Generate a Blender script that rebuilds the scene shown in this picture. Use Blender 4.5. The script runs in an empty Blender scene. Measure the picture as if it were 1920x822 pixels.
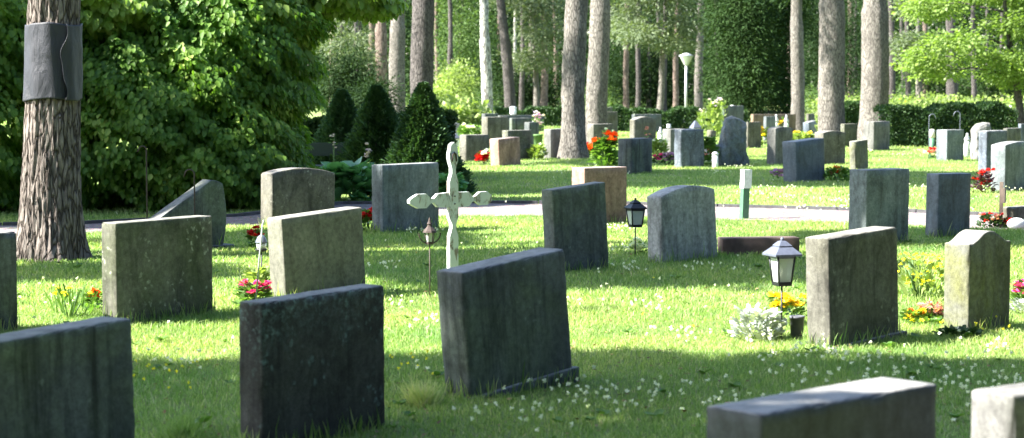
import bpy, math, random
import numpy as np
from mathutils import Vector, Matrix, noise as mn
rng = np.random.default_rng(7); random.seed(7)
PI = math.pi
C = bpy.context.scene.collection
sc = bpy.context.scene
# ---------------------------------------------------------------- camera maths
F, EYE, CX, CY, HOR = 3600.0, 1.6, 960.0, 411.0, 165.0
PITCH = math.atan((CY-HOR)/F)
def ray(px, py):
    x, y, z = (px-CX)/F, (CY-py)/F, -1.0
    a = PI/2-PITCH
    return Vector((x, y*math.cos(a)-z*math.sin(a), y*math.sin(a)+z*math.cos(a)))
def gp(px, py, z=0.0):
    d = ray(px, py); k = (z-EYE)/d.z
    return Vector((d.x*k, d.y*k, z))
def at(px, py, Y):
    d = ray(px, py); k = Y/d.y
    return Vector((d.x*k, Y, EYE+d.z*k))
def ppm(Y): return F/Y
SUN_A, SUN_E = math.radians(12.5), math.radians(42)
SH = Vector((-math.cos(SUN_A), -math.sin(SUN_A), 0))/math.tan(SUN_E)   # horizontal offset towards the sun per metre of height
# ---------------------------------------------------------------- mesh helpers
def np_mesh(name, V, faces_idx, starts, mat, parent=None, smooth=False, rnd=None):
    me = bpy.data.meshes.new(name)
    V = np.asarray(V, dtype=np.float32).reshape(-1, 3)
    me.vertices.add(len(V)); me.vertices.foreach_set('co', V.ravel())
    me.loops.add(len(faces_idx)); me.loops.foreach_set('vertex_index', np.asarray(faces_idx, dtype=np.int32))
    me.polygons.add(len(starts)); me.polygons.foreach_set('loop_start', np.asarray(starts, dtype=np.int32))
    if smooth: me.polygons.foreach_set('use_smooth', np.ones(len(starts), dtype=bool))
    if rnd is not None:
        at_ = me.attributes.new('rnd', 'FLOAT', 'POINT'); at_.data.foreach_set('value', np.asarray(rnd, dtype=np.float32))
    me.update(calc_edges=True)
    me.materials.append(mat)
    o = bpy.data.objects.new(name, me); C.objects.link(o)
    if parent: o.parent = parent
    return o
class MB:
    def __init__(s): s.v = []; s.f = []; s.sm = []
    def add(s, vs, fs, smooth=False):
        n = len(s.v); s.v += [Vector(v) for v in vs]; s.f += [tuple(i+n for i in f) for f in fs]; s.sm += [smooth]*len(fs)
    def box(s, c, size, rz=0, tilt=None, taper=1.0):
        x, y, z = size[0]/2, size[1]/2, size[2]/2
        vs = []
        M = Matrix.Rotation(rz, 3, 'Z')
        if tilt is not None: M = M @ tilt
        for k in (-1, 1):
            t = taper if k > 0 else 1
            for (i, j) in ((-1, -1), (1, -1), (1, 1), (-1, 1)):
                vs.append(Vector(c)+M @ Vector((i*x*t, j*y*t, k*z)))
        s.add(vs, [(3, 2, 1, 0), (4, 5, 6, 7), (0, 1, 5, 4), (1, 2, 6, 5), (2, 3, 7, 6), (3, 0, 4, 7)])
    def tube(s, pts, r, seg=8, cap=True):
        pts = [Vector(p) for p in pts]
        rs = r if isinstance(r, (list, tuple)) else [r]*len(pts)
        vs = []; up = Vector((0, 0, 1))
        t0 = (pts[1]-pts[0]).normalized()
        a = t0.cross(up if abs(t0.z) < .9 else Vector((1, 0, 0))).normalized()
        for i, p in enumerate(pts):
            t = (pts[min(i+1, len(pts)-1)]-pts[max(i-1, 0)]).normalized()
            a = (a-t*a.dot(t)).normalized(); b = t.cross(a)
            for k in range(seg):
                an = 2*PI*k/seg
                vs.append(p+(a*math.cos(an)+b*math.sin(an))*rs[i])
        fs = []
        for i in range(len(pts)-1):
            for k in range(seg):
                k2 = (k+1) % seg
                fs.append((i*seg+k, i*seg+k2, (i+1)*seg+k2, (i+1)*seg+k))
        if cap:
            fs.append(tuple(range(seg-1, -1, -1))); fs.append(tuple(range((len(pts)-1)*seg, len(pts)*seg)))
        s.add(vs, fs, True)
    def lathe(s, c, prof, seg=16, smooth=True, rot=0):
        c = Vector(c); vs = []
        for (r, z) in prof:
            for k in range(seg):
                an = 2*PI*k/seg+rot; vs.append(c+Vector((r*math.cos(an), r*math.sin(an), z)))
        fs = []
        for i in range(len(prof)-1):
            for k in range(seg):
                k2 = (k+1) % seg; fs.append((i*seg+k, i*seg+k2, (i+1)*seg+k2, (i+1)*seg+k))
        fs.append(tuple(range(seg-1, -1, -1))); n = len(prof)
        fs.append(tuple(range((n-1)*seg, n*seg)))
        s.add(vs, fs, smooth)
    def ball(s, c, r, seg=10, rings=6, sq=(1, 1, 1)):
        c = Vector(c); vs = [c+Vector((0, 0, -r*sq[2]))]; fs = []
        for i in range(1, rings):
            th = -PI/2+PI*i/rings
            for k in range(seg):
                an = 2*PI*k/seg
                vs.append(c+Vector((r*sq[0]*math.cos(th)*math.cos(an), r*sq[1]*math.cos(th)*math.sin(an), r*sq[2]*math.sin(th))))
        vs.append(c+Vector((0, 0, r*sq[2])))
        for k in range(seg): fs.append((0, 1+(k+1) % seg, 1+k))
        for i in range(rings-2):
            for k in range(seg):
                k2 = (k+1) % seg; a = 1+i*seg
                fs.append((a+k, a+k2, a+seg+k2, a+seg+k))
        t = len(vs)-1; a = 1+(rings-2)*seg
        for k in range(seg): fs.append((a+k, a+(k+1) % seg, t))
        s.add(vs, fs, True)
    def prism(s, prof, y0, y1):
        n = len(prof)
        vs = [(x, y0, z) for x, z in prof]+[(x, y1, z) for x, z in prof]
        fs = [tuple(range(n)), tuple(range(2*n-1, n-1, -1))]+[(i, i+n, (i+1) % n+n, (i+1) % n) for i in range(n)]
        s.add(vs, fs)
    def build(s, name, mat, parent=None, loc=None, rz=0):
        me = bpy.data.meshes.new(name); me.from_pydata([tuple(v) for v in s.v], [], s.f); me.update()
        for p, k in zip(me.polygons, s.sm): p.use_smooth = k
        me.materials.append(mat)
        o = bpy.data.objects.new(name, me); C.objects.link(o)
        if parent: o.parent = parent
        if loc is not None: o.location = loc
        if rz: o.rotation_euler.z = rz
        return o
def tag(o, label=None, cat=None, group=None, kind=None):
    if label: o['label'] = label
    if cat: o['category'] = cat
    if group: o['group'] = group
    if kind: o['kind'] = kind
    return o
def empty(name, loc=(0, 0, 0), rz=0, label=None, cat=None, group=None):
    o = bpy.data.objects.new(name, None); C.objects.link(o); o.location = loc; o.rotation_euler.z = rz
    o.empty_display_size = .1
    return tag(o, label, cat, group)
# leaf scatter -----------------------------------------------------------------
LEAF = (np.array([(0, 0, 0), (.34, .32, .10), (.26, .74, .06), (0, 1, -.06), (-.26, .74, .06), (-.34, .32, .10)], float), [(0, 1, 2, 3), (0, 3, 4, 5)])
KITE = (np.array([(0, 0, 0), (.3, .45, .06), (0, 1, 0), (-.3, .45, .06)], float), [(0, 1, 2, 3)])
NEEDLE = (np.array([(-.07, 0, 0), (.07, 0, 0), (.05, 1, 0), (-.05, 1, 0)], float), [(0, 1, 2, 3)])
SPRAY = (np.array([(0, 0, 0), (.22, .35, 0), (.06, .42, .05), (.2, .75, 0), (0, 1, -.05), (-.2, .75, 0), (-.06, .42, .05), (-.22, .35, 0)], float), [(0, 1, 2), (0, 2, 4, 6), (2, 3, 4), (4, 5, 6), (0, 6, 7)])
def frames(dirs, norm):
    d = dirs/np.linalg.norm(dirs, axis=1, keepdims=True)
    s = np.cross(d, norm); s /= np.linalg.norm(s, axis=1, keepdims=True)+1e-9
    return s, d, np.cross(s, d)
def scatter(name, P, dirs, norm, size, tpl, mat, parent=None, rnd=None, origin=None):
    T, fs = tpl; n = len(P); k = len(T)
    if origin is not None: P = P-np.array(origin)
    s, d, nn = frames(dirs, norm)
    size = np.broadcast_to(size, (n,))[:, None, None]
    V = P[:, None, :]+size*(T[None, :, 0:1]*s[:, None, :]+T[None, :, 1:2]*d[:, None, :]+T[None, :, 2:3]*nn[:, None, :])
    idx = np.concatenate([np.array(f) for f in fs]); base = (np.arange(n)*k)[:, None]
    I = (base+idx[None, :]).ravel(); lens = np.array([len(f) for f in fs])
    st = np.concatenate([[0], np.cumsum(np.tile(lens, n))[:-1]])
    if rnd is None: rnd = rng.random(n)
    return np_mesh(name, V, I, st, mat, parent, False, np.repeat(rnd, k))
def unit(n):
    v = rng.normal(size=(n, 3)); return v/np.linalg.norm(v, axis=1, keepdims=True)
# ---------------------------------------------------------------- materials
def newmat(name):
    m = bpy.data.materials.new(name); m.use_nodes = True; nt = m.node_tree; nt.nodes.clear()
    return m, nt, nt.nodes.new, nt.links.new
def ramp(nt, fac, stops, mode='LINEAR'):
    r = nt.nodes.new('ShaderNodeValToRGB'); r.color_ramp.interpolation = mode
    el = r.color_ramp.elements
    el[0].position, el[0].color = stops[0][0], (*stops[0][1], 1) if hasattr(stops[0][1], '__len__') else (stops[0][1],)*3+(1,)
    el[1].position, el[1].color = stops[-1][0], (*stops[-1][1], 1) if hasattr(stops[-1][1], '__len__') else (stops[-1][1],)*3+(1,)
    for p, c in stops[1:-1]:
        e = el.new(p); e.color = (*c, 1) if hasattr(c, '__len__') else (c,)*3+(1,)
    nt.links.new(fac, r.inputs[0]); return r.outputs[0]
def mixc(nt, fac, a, b, mode='MIX'):
    m = nt.nodes.new('ShaderNodeMix'); m.data_type = 'RGBA'; m.blend_type = mode
    for sock, val in ((m.inputs[0], fac), (m.inputs[6], a), (m.inputs[7], b)):
        if isinstance(val, bpy.types.NodeSocket): nt.links.new(val, sock)
        elif isinstance(val, (int, float)): sock.default_value = val if sock.type == 'VALUE' else (val, val, val, 1)
        else: sock.default_value = (*val, 1)
    return m.outputs[2]
def coords(nt, scale=(1, 1, 1), randomise=True):
    tc = nt.nodes.new('ShaderNodeTexCoord'); mp = nt.nodes.new('ShaderNodeMapping')
    mp.inputs['Scale'].default_value = scale; nt.links.new(tc.outputs['Object'], mp.inputs[0])
    if randomise:
        oi = nt.nodes.new('ShaderNodeObjectInfo'); mu = nt.nodes.new('ShaderNodeMath'); mu.operation = 'MULTIPLY'; mu.inputs[1].default_value = 40
        nt.links.new(oi.outputs['Random'], mu.inputs[0]); nt.links.new(mu.outputs[0], mp.inputs['Location'])
    return mp.outputs[0]
def noise_t(nt, vec, scale, detail=4, rough=.55, dist=0):
    n = nt.nodes.new('ShaderNodeTexNoise'); n.inputs['Scale'].default_value = scale; n.inputs['Detail'].default_value = detail
    n.inputs['Roughness'].default_value = rough; n.inputs['Distortion'].default_value = dist
    if vec: nt.links.new(vec, n.inputs['Vector'])
    return n.outputs[0]
def finish(nt, col, rough=.8, bump=None, bstr=.3, bdist=.01, spec=.3, metal=0):
    p = nt.nodes.new('ShaderNodeBsdfPrincipled'); o = nt.nodes.new('ShaderNodeOutputMaterial')
    if isinstance(col, bpy.types.NodeSocket): nt.links.new(col, p.inputs['Base Color'])
    else: p.inputs['Base Color'].default_value = (*col, 1)
    p.inputs['Roughness'].default_value = rough; p.inputs['Specular IOR Level'].default_value = spec; p.inputs['Metallic'].default_value = metal
    if bump is not None:
        b = nt.nodes.new('ShaderNodeBump'); b.inputs['Strength'].default_value = bstr; b.inputs['Distance'].default_value = bdist
        nt.links.new(bump, b.inputs['Height']); nt.links.new(b.outputs[0], p.inputs['Normal'])
    nt.links.new(p.outputs[0], o.inputs[0]); return p
def plain(name, col, rough=.6, metal=0, spec=.4, var=.15, sc_=30):
    m, nt, N, L = newmat(name); v = coords(nt); n = noise_t(nt, v, sc_)
    c = mixc(nt, ramp(nt, n, [(.35, 0.0), (.7, 1.0)]), tuple(x*(1-var) for x in col), tuple(min(1, x*(1+var)) for x in col))
    finish(nt, c, rough, n, .15, .003, spec, metal); return m
def stone_mat(name, c1, c2, algae=(.10, .12, .05), algae_amt=.35, lichen=(.45, .5, .42), lich_amt=.3, streak=.5, rough=.85, grain=.25, spec=.25, bump=.35, spots=.5, topl=0, ls=20, topw=.55):
    q_ = .66 if max(c1) > .12 else (1.05 if max(c1) > .11 else 1.4); c1, c2, algae, lichen = [tuple(x*q_ for x in c) for c in (c1, c2, algae, lichen)]
    m, nt, N, L = newmat(name)
    v = coords(nt); vs = coords(nt, (9, 9, .7))
    big = noise_t(nt, v, 3.2, 6, .6, .4)
    c = mixc(nt, ramp(nt, big, [(.32, 0.0), (.68, 1.0)]), c1, c2)
    al = noise_t(nt, v, 1.9, 5, .65, .6)
    c = mixc(nt, mixc(nt, algae_amt, 0.0, ramp(nt, al, [(.42, 0.0), (.66, 1.0)])), c, algae)
    st = noise_t(nt, vs, 1.0, 6, .7, .3)
    dk = ramp(nt, st, [(.33, 1-streak), (.5, 1.0), (.62, 1.0), (.78, 1+streak*.6)])
    c = mixc(nt, 1.0, c, dk, 'MULTIPLY')
    g = noise_t(nt, v, 190, 2, .6)
    c = mixc(nt, 1.0, c, ramp(nt, g, [(.3, 1-grain), (.7, 1+grain)]), 'MULTIPLY')
    mott = noise_t(nt, v, 28, 5, .7)
    c = mixc(nt, 1.0, c, ramp(nt, mott, [(.3, .68), (.7, 1.32)]), 'MULTIPLY')
    # crusty lichen rosettes, in drifts
    vo = N('ShaderNodeTexVoronoi'); vo.inputs['Scale'].default_value = ls
    wv = N('ShaderNodeVectorMath'); wv.operation = 'ADD'; nn = N('ShaderNodeTexNoise'); nn.inputs['Scale'].default_value = 30
    sc2 = N('ShaderNodeVectorMath'); sc2.operation = 'SCALE'; sc2.inputs['Scale'].default_value = .055
    L(v, nn.inputs['Vector']); L(nn.outputs[1], sc2.inputs[0]); L(v, wv.inputs[0]); L(sc2.outputs[0], wv.inputs[1]); L(wv.outputs[0], vo.inputs['Vector'])
    sp = ramp(nt, vo.outputs['Distance'], [(.18, 1.0), (.36, 0.0)])
    dr = ramp(nt, noise_t(nt, v, 4.3, 3, .5), [(1-.5*spots-.28, 0.0), (1-.5*spots-.16, 1.0)])
    sel = mixc(nt, 1.0, sp, dr, 'MULTIPLY')
    if topl:       # a crust of lichen that hangs down from the top edge
        sx = N('ShaderNodeSeparateXYZ'); tcc = N('ShaderNodeTexCoord'); L(tcc.outputs['Object'], sx.inputs[0])
        ad_ = N('ShaderNodeMath'); ad_.operation = 'ADD'; L(sx.outputs[2], ad_.inputs[0]); L(mixc(nt, 1.0, noise_t(nt, vs, .8, 5, .6), .5, 'MULTIPLY'), ad_.inputs[1])
        band = ramp(nt, ad_.outputs[0], [(.68, 0.0), (.92, 1.0)])
        crust = ramp(nt, noise_t(nt, v, 26, 6, .75), [(.47, 0.0), (.58, 1.0)])
        cb = mixc(nt, 1.0, band, crust, 'MULTIPLY'); sel = mixc(nt, 1.0, sel, mixc(nt, topl, 0.0, cb), 'LIGHTEN')
    fine = ramp(nt, noise_t(nt, v, 55, 4, .7), [(.42, .2), (.6, 1.0)])
    sel = mixc(nt, 1.0, sel, fine, 'MULTIPLY')
    c = mixc(nt, mixc(nt, lich_amt, 0.0, sel), c, lichen)
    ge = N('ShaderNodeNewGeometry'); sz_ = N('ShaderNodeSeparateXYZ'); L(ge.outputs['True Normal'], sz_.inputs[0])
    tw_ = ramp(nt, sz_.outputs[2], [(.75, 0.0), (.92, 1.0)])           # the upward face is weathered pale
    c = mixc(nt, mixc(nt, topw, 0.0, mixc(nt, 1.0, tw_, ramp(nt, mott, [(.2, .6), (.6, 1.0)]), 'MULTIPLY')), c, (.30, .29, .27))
    blot = noise_t(nt, coords(nt, (1.0, 1.0, .45)), 4.5, 6, .75, 1.2)
    c = mixc(nt, 1.0, c, ramp(nt, blot, [(.34, .58), (.5, 1.0), (.68, 1.3)]), 'MULTIPLY')
    bm = mixc(nt, .5, g, mott)
    finish(nt, c, rough, bm, bump, .006, spec); return m
def leaf_mat(name, c1, c2, trans=.35, rough=.5, spec=.35, c3=None):
    m, nt, N, L = newmat(name)
    a = N('ShaderNodeAttribute'); a.attribute_name = 'rnd'
    stops = [(0.0, c1), (1.0, c2)] if c3 is None else [(0.0, c1), (.85, c2), (1.0, c3)]
    col = ramp(nt, a.outputs['Fac'], stops)
    p = N('ShaderNodeBsdfPrincipled'); L(col, p.inputs['Base Color']); p.inputs['Roughness'].default_value = rough
    p.inputs['Specular IOR Level'].default_value = spec
    t = N('ShaderNodeBsdfTranslucent'); tc = mixc(nt, 1.0, col, (1.5, 1.7, .6), 'MULTIPLY'); L(tc, t.inputs[0])
    mx = N('ShaderNodeMixShader'); mx.inputs[0].default_value = trans; L(p.outputs[0], mx.inputs[1]); L(t.outputs[0], mx.inputs[2])
    o = N('ShaderNodeOutputMaterial'); L(mx.outputs[0], o.inputs[0]); return m
def bark_mat(name, ridge, ridge2, crack, scl=1.0, bump=.9, zs=1):
    m, nt, N, L = newmat(name)
    v = coords(nt, (9*scl, 9*scl, 2.2*scl*zs))
    nv = N('ShaderNodeTexNoise'); nv.inputs['Scale'].default_value = 1.2; L(v, nv.inputs['Vector'])
    s2 = N('ShaderNodeVectorMath'); s2.operation = 'SCALE'; s2.inputs['Scale'].default_value = 1.1; L(nv.outputs[1], s2.inputs[0])
    ad = N('ShaderNodeVectorMath'); L(v, ad.inputs[0]); L(s2.outputs[0], ad.inputs[1])
    vo = N('ShaderNodeTexVoronoi'); vo.feature = 'DISTANCE_TO_EDGE'; vo.inputs['Scale'].default_value = 1.6; L(ad.outputs[0], vo.inputs['Vector'])
    e = ramp(nt, vo.outputs['Distance'], [(0.0, 0.0), (.16, 1.0)])
    nz = noise_t(nt, coords(nt, (20*scl, 20*scl, 6*scl)), 1.5, 6, .7)
    c = mixc(nt, ramp(nt, nz, [(.35, 0.0), (.65, 1.0)]), ridge, ridge2)
    lg = noise_t(nt, coords(nt, (1, 1, .5)), 4, 4, .6)
    c = mixc(nt, 1.0, c, ramp(nt, lg, [(.3, .75), (.7, 1.25)]), 'MULTIPLY')
    c = mixc(nt, e, crack, c)
    h = mixc(nt, .35, e, nz)
    finish(nt, c, .95, h, bump, .03, .1); return m
M = {}
M['dark'] = stone_mat('dark_granite', (.035, .042, .048), (.06, .07, .075), (.05, .062, .035), .4, (.2, .27, .25), .35, .45, .55, .3, .4, .25, .35)
M['darklich'] = stone_mat('dark_lichened', (.023, .024, .023), (.043, .043, .04), (.03, .034, .022), .4, (.10, .15, .14), .9, .6, .8, .35, .25, .4, .5, topl=1.0)
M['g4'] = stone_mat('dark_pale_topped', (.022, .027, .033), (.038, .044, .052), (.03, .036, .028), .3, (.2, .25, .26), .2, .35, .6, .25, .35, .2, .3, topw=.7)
M['charcoal'] = stone_mat('charcoal_weathered', (.044, .052, .055), (.078, .087, .088), (.09, .115, .06), .5, (.3, .36, .33), .4, .7, .75, .25, .3, .3, .3)
M['green'] = stone_mat('green_algae_stone', (.121, .126, .10), (.19, .19, .155), (.09, .115, .05), .8, (.52, .55, .46), .85, .35, .9, .2, .2, .35, .5)
M['pale'] = stone_mat('pale_smooth_stone', (.19, .19, .155), (.235, .235, .195), (.17, .19, .125), .4, (.5, .5, .42), .1, .12, .85, .12, .2, .2, .2)
M['palegrey'] = stone_mat('pale_grey_stone', (.30, .305, .30), (.42, .42, .41), (.22, .23, .18), .35, (.5, .5, .46), .4, .25, .9, .2, .2, .35, .4)
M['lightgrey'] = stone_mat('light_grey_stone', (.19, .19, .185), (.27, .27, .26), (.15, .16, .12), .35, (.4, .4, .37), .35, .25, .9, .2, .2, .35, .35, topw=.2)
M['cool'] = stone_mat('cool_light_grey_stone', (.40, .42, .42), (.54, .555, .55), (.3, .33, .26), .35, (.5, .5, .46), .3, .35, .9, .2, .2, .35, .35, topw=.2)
M['mid'] = stone_mat('brown_grey_stone', (.15, .147, .125), (.21, .205, .178), (.125, .125, .07), .5, (.5, .5, .42), .7, .35, .9, .2, .2, .35, .45)
M['mossy'] = stone_mat('yellow_algae_stone', (.14, .145, .125), (.21, .215, .19), (.19, .2, .04), .7, (.42, .42, .42), .4, .35, .9, .2, .2, .3, .3)
M['blue'] = stone_mat('blue_grey_granite', (.15, .185, .205), (.26, .295, .32), (.13, .165, .13), .3, (.3, .36, .36), .25, .4, .7, .25, .35, .25, .3)
M['navy'] = stone_mat('dark_blue_granite', (.05, .065, .085), (.075, .09, .115), (.06, .075, .07), .3, (.2, .25, .28), .15, .25, .5, .2, .4, .15, .2)
M['pink'] = stone_mat('pink_granite', (.36, .225, .185), (.43, .3, .25), (.3, .24, .17), .25, (.5, .47, .4), .15, .2, .85, .25, .2, .25, .2)
M['brown'] = stone_mat('brown_stone', (.11, .075, .055), (.17, .12, .09), (.1, .09, .05), .3, (.35, .33, .28), .15, .3, .85, .2, .2, .3, .2)
M['rough'] = stone_mat('rough_black_rock', (.04, .05, .065), (.10, .12, .15), (.08, .09, .07), .3, (.3, .34, .36), .5, .5, .8, .45, .4, .9, .6)
M['rock'] = stone_mat('blue_natural_rock', (.07, .09, .115), (.13, .16, .19), (.15, .15, .09), .45, (.3, .33, .3), .3, .3, .8, .35, .3, .8, .4)
M['roughpale'] = stone_mat('rough_grey_rock', (.2, .2, .2), (.42, .41, .4), (.2, .2, .15), .3, (.5, .5, .5), .4, .3, .9, .45, .2, .9, .4)
M['bark'] = bark_mat('pine_bark_near', (.13, .11, .098), (.24, .212, .195), (.045, .037, .033), 1.5, .8, .8)
M['barkgrey'] = bark_mat('pine_bark_grey', (.125, .115, .105), (.225, .21, .19), (.06, .055, .05), 1.5, .6)
M['barkdark'] = bark_mat('spruce_bark_dark', (.07, .065, .065), (.14, .125, .12), (.03, .028, .028), 1.6, .7)
M['barkred'] = bark_mat('pine_bark_red', (.15, .115, .098), (.24, .19, .165), (.065, .047, .042), 1.0, .6)
M['birch'] = bark_mat('birch_bark', (.3, .3, .28), (.5, .49, .46), (.05, .045, .04), .7, .4)
M['leaf_bush'] = leaf_mat('bush_leaf', (.05, .125, .02), (.14, .25, .04), .48, .5, .3, (.32, .42, .11))
M['leaf_bright'] = leaf_mat('bright_leaf', (.11, .2, .035), (.24, .34, .08), .45, .45, .4)
M['leaf_maple'] = leaf_mat('maple_leaf', (.10, .17, .04), (.23, .31, .09), .42, .45, .35)
M['leaf_spruce'] = leaf_mat('spruce_needle', (.028, .07, .03), (.07, .135, .055), .15, .6, .2)
M['leaf_thuja'] = leaf_mat('dark_conifer', (.018, .042, .014), (.04, .075, .022), .15, .7, .08)
M['leaf_pine'] = leaf_mat('pine_needle', (.06, .09, .05), (.165, .205, .115), .25, .6, .25)
M['leaf_hedge'] = leaf_mat('hedge_leaf', (.02, .05, .018), (.05, .10, .03), .2, .55, .3)
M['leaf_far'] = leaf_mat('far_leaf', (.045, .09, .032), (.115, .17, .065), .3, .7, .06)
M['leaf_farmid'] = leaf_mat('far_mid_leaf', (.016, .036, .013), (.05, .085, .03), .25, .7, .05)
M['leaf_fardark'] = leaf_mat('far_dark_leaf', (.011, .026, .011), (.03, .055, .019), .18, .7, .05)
M['leaf_lime'] = leaf_mat('lime_leaf', (.14, .2, .055), (.27, .34, .12), .38, .5, .3)
M['leaf_plant'] = leaf_mat('plant_leaf', (.06, .14, .03), (.15, .25, .06), .35, .45, .35)
M['leaf_hosta'] = leaf_mat('hosta_leaf', (.12, .28, .14), (.2, .42, .2), .25, .35, .5)
M['silver'] = leaf_mat('silver_leaf', (.30, .34, .31), (.5, .53, .5), .15, .8, .1)
def petal(name, a, b): return leaf_mat(name, a, b, .3, .6, .2)
M['p_red'] = petal('red_petal', (.5, .01, .015), (.7, .03, .03))
M['p_orange'] = petal('orange_petal', (.75, .08, .015), (.85, .16, .03))
M['p_pink'] = petal('pink_petal', (.65, .03, .25), (.8, .12, .4))
M['p_rose'] = petal('rose_petal', (.55, .18, .2), (.7, .4, .38))
M['p_yellow'] = petal('yellow_petal', (.8, .5, .02), (.85, .65, .08))
M['p_lemon'] = petal('lemon_petal', (.75, .65, .03), (.8, .75, .1))
M['p_white'] = petal('white_petal', (.7, .7, .65), (.82, .82, .8))
M['p_purple'] = petal('purple_petal', (.3, .12, .35), (.5, .3, .55))
M['p_lilac'] = petal('lilac_petal', (.55, .45, .65), (.7, .62, .75))
M['darkleaf'] = leaf_mat('bronze_leaf', (.03, .012, .015), (.07, .03, .03), .1, .4, .5)
M['blackmetal'] = plain('black_metal', (.03, .032, .036), .45, .6)
M['greymetal'] = plain('grey_blue_metal', (.13, .145, .19), .4, .3)
M['iron'] = plain('old_iron', (.06, .045, .04), .7, .3)
M['palemetal'] = plain('pale_metal', (.5, .53, .55), .45, .2)
M['whitepaint'] = plain('white_paint', (.72, .74, .74), .5)
M['greenpaint'] = plain('green_paint', (.07, .17, .10), .5)
M['wax'] = plain('wax', (.75, .72, .6), .5)
M['darkgreenwood'] = plain('dark_green_wood', (.025, .045, .04), .6)
M['brownwood'] = plain('brown_wood', (.13, .10, .08), .8)
M['planter'] = plain('brown_edging', (.10, .07, .06), .9, var=.3, sc_=12)
M['pot'] = plain('dark_pot', (.09, .095, .11), .3)
M['stem'] = plain('green_stem', (.08, .16, .05), .7)
M['gold'] = plain('gold_inlay', (.7, .45, .12), .4, .7)
M['mark'] = plain('dark_inlay', (.02, .018, .018), .7)
M['kerb'] = plain('kerb_granite', (.07, .07, .075), .85, var=.35, sc_=14)
m, nt, N, L = newmat('tree_wrap_cloth'); v = coords(nt)
n1 = noise_t(nt, coords(nt, (3, 3, 1.2)), 2.5, 5, .6, .5); n2 = noise_t(nt, v, 220, 2)
finish(nt, mixc(nt, n1, (.011, .013, .02), (.032, .036, .052)), .55, mixc(nt, .12, n1, n2), .8, .03, .45); M['cloth'] = m
# lantern glass
m, nt, N, L = newmat('lantern_glass')
g = N('ShaderNodeBsdfPrincipled'); g.inputs['Base Color'].default_value = (.55, .62, .55, 1); g.inputs['Roughness'].default_value = .12
g.inputs['Transmission Weight'].default_value = .35; g.inputs['IOR'].default_value = 1.3
o_ = N('ShaderNodeOutputMaterial'); L(g.outputs[0], o_.inputs[0]); M['glass'] = m
# painted cross: flaking pale green-white paint over grey wood
m, nt, N, L = newmat('flaking_white_paint'); v = coords(nt, (1, 1, .45))
fl = ramp(nt, noise_t(nt, v, 16, 7, .72, .5), [(.53, 0.0), (.60, 1.0)])
c_ = mixc(nt, fl, mixc(nt, noise_t(nt, v, 7), (.46, .51, .51), (.58, .62, .61)), (.20, .17, .14))
finish(nt, c_, .75, fl, .3, .004, .3); M['cross'] = m
# ground
m, nt, N, L = newmat('lawn_soil')
tc = N('ShaderNodeTexCoord'); n1 = noise_t(nt, tc.outputs['Object'], .55, 6, .6); n2 = noise_t(nt, tc.outputs['Object'], 38, 5, .7)
c_ = mixc(nt, ramp(nt, n1, [(.35, 0.0), (.65, 1.0)]), (.14, .2, .06), (.27, .31, .13))
c_ = mixc(nt, 1.0, c_, ramp(nt, n2, [(.3, .5), (.7, 1.4)]), 'MULTIPLY')
finish(nt, c_, .95, n2, .8, .04, .1); M['ground'] = m
m, nt, N, L = newmat('pink_gravel')
tc = N('ShaderNodeTexCoord'); vo = N('ShaderNodeTexVoronoi'); vo.inputs['Scale'].default_value = 60; L(tc.outputs['Object'], vo.inputs['Vector'])
n1 = noise_t(nt, tc.outputs['Object'], 1.5, 5, .6)
c_ = mixc(nt, n1, (.16, .138, .135), (.29, .255, .25)); c_ = mixc(nt, .5, c_, vo.outputs['Color'], 'SOFT_LIGHT'); c_ = mixc(nt, 1.0, c_, ramp(nt, noise_t(nt, tc.outputs['Object'], 9, 6, .75), [(.35, .55), (.6, 1.25)]), 'MULTIPLY')
finish(nt, c_, .95, vo.outputs['Distance'], .7, .02, .1); M['gravel'] = m
# grass
m, nt, N, L = newmat('grass_blade')
a = N('ShaderNodeAttribute'); a.attribute_name = 'rnd'
geo = N('ShaderNodeNewGeometry'); pn = noise_t(nt, geo.outputs['Position'], .7, 5, .65)
c_ = ramp(nt, a.outputs['Fac'], [(0.0, (.095, .19, .04)), (.6, (.27, .37, .12)), (.9, (.40, .46, .2)), (1.0, (.52, .49, .30))])
c_ = mixc(nt, 1.0, c_, ramp(nt, pn, [(.3, (.62, .8, .75)), (.5, (1.0, 1.0, 1.0)), (.7, (1.35, 1.15, 1.15))]), 'MULTIPLY')
p = N('ShaderNodeBsdfPrincipled'); L(c_, p.inputs['Base Color']); p.inputs['Roughness'].default_value = .5; p.inputs['Specular IOR Level'].default_value = .35
t = N('ShaderNodeBsdfTranslucent'); L(mixc(nt, 1.0, c_, (1.4, 1.6, .7), 'MULTIPLY'), t.inputs[0])
mx = N('ShaderNodeMixShader'); mx.inputs[0].default_value = .4; L(p.outputs[0], mx.inputs[1]); L(t.outputs[0], mx.inputs[2])
o_ = N('ShaderNodeOutputMaterial'); L(mx.outputs[0], o_.inputs[0]); M['grass'] = m
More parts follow.
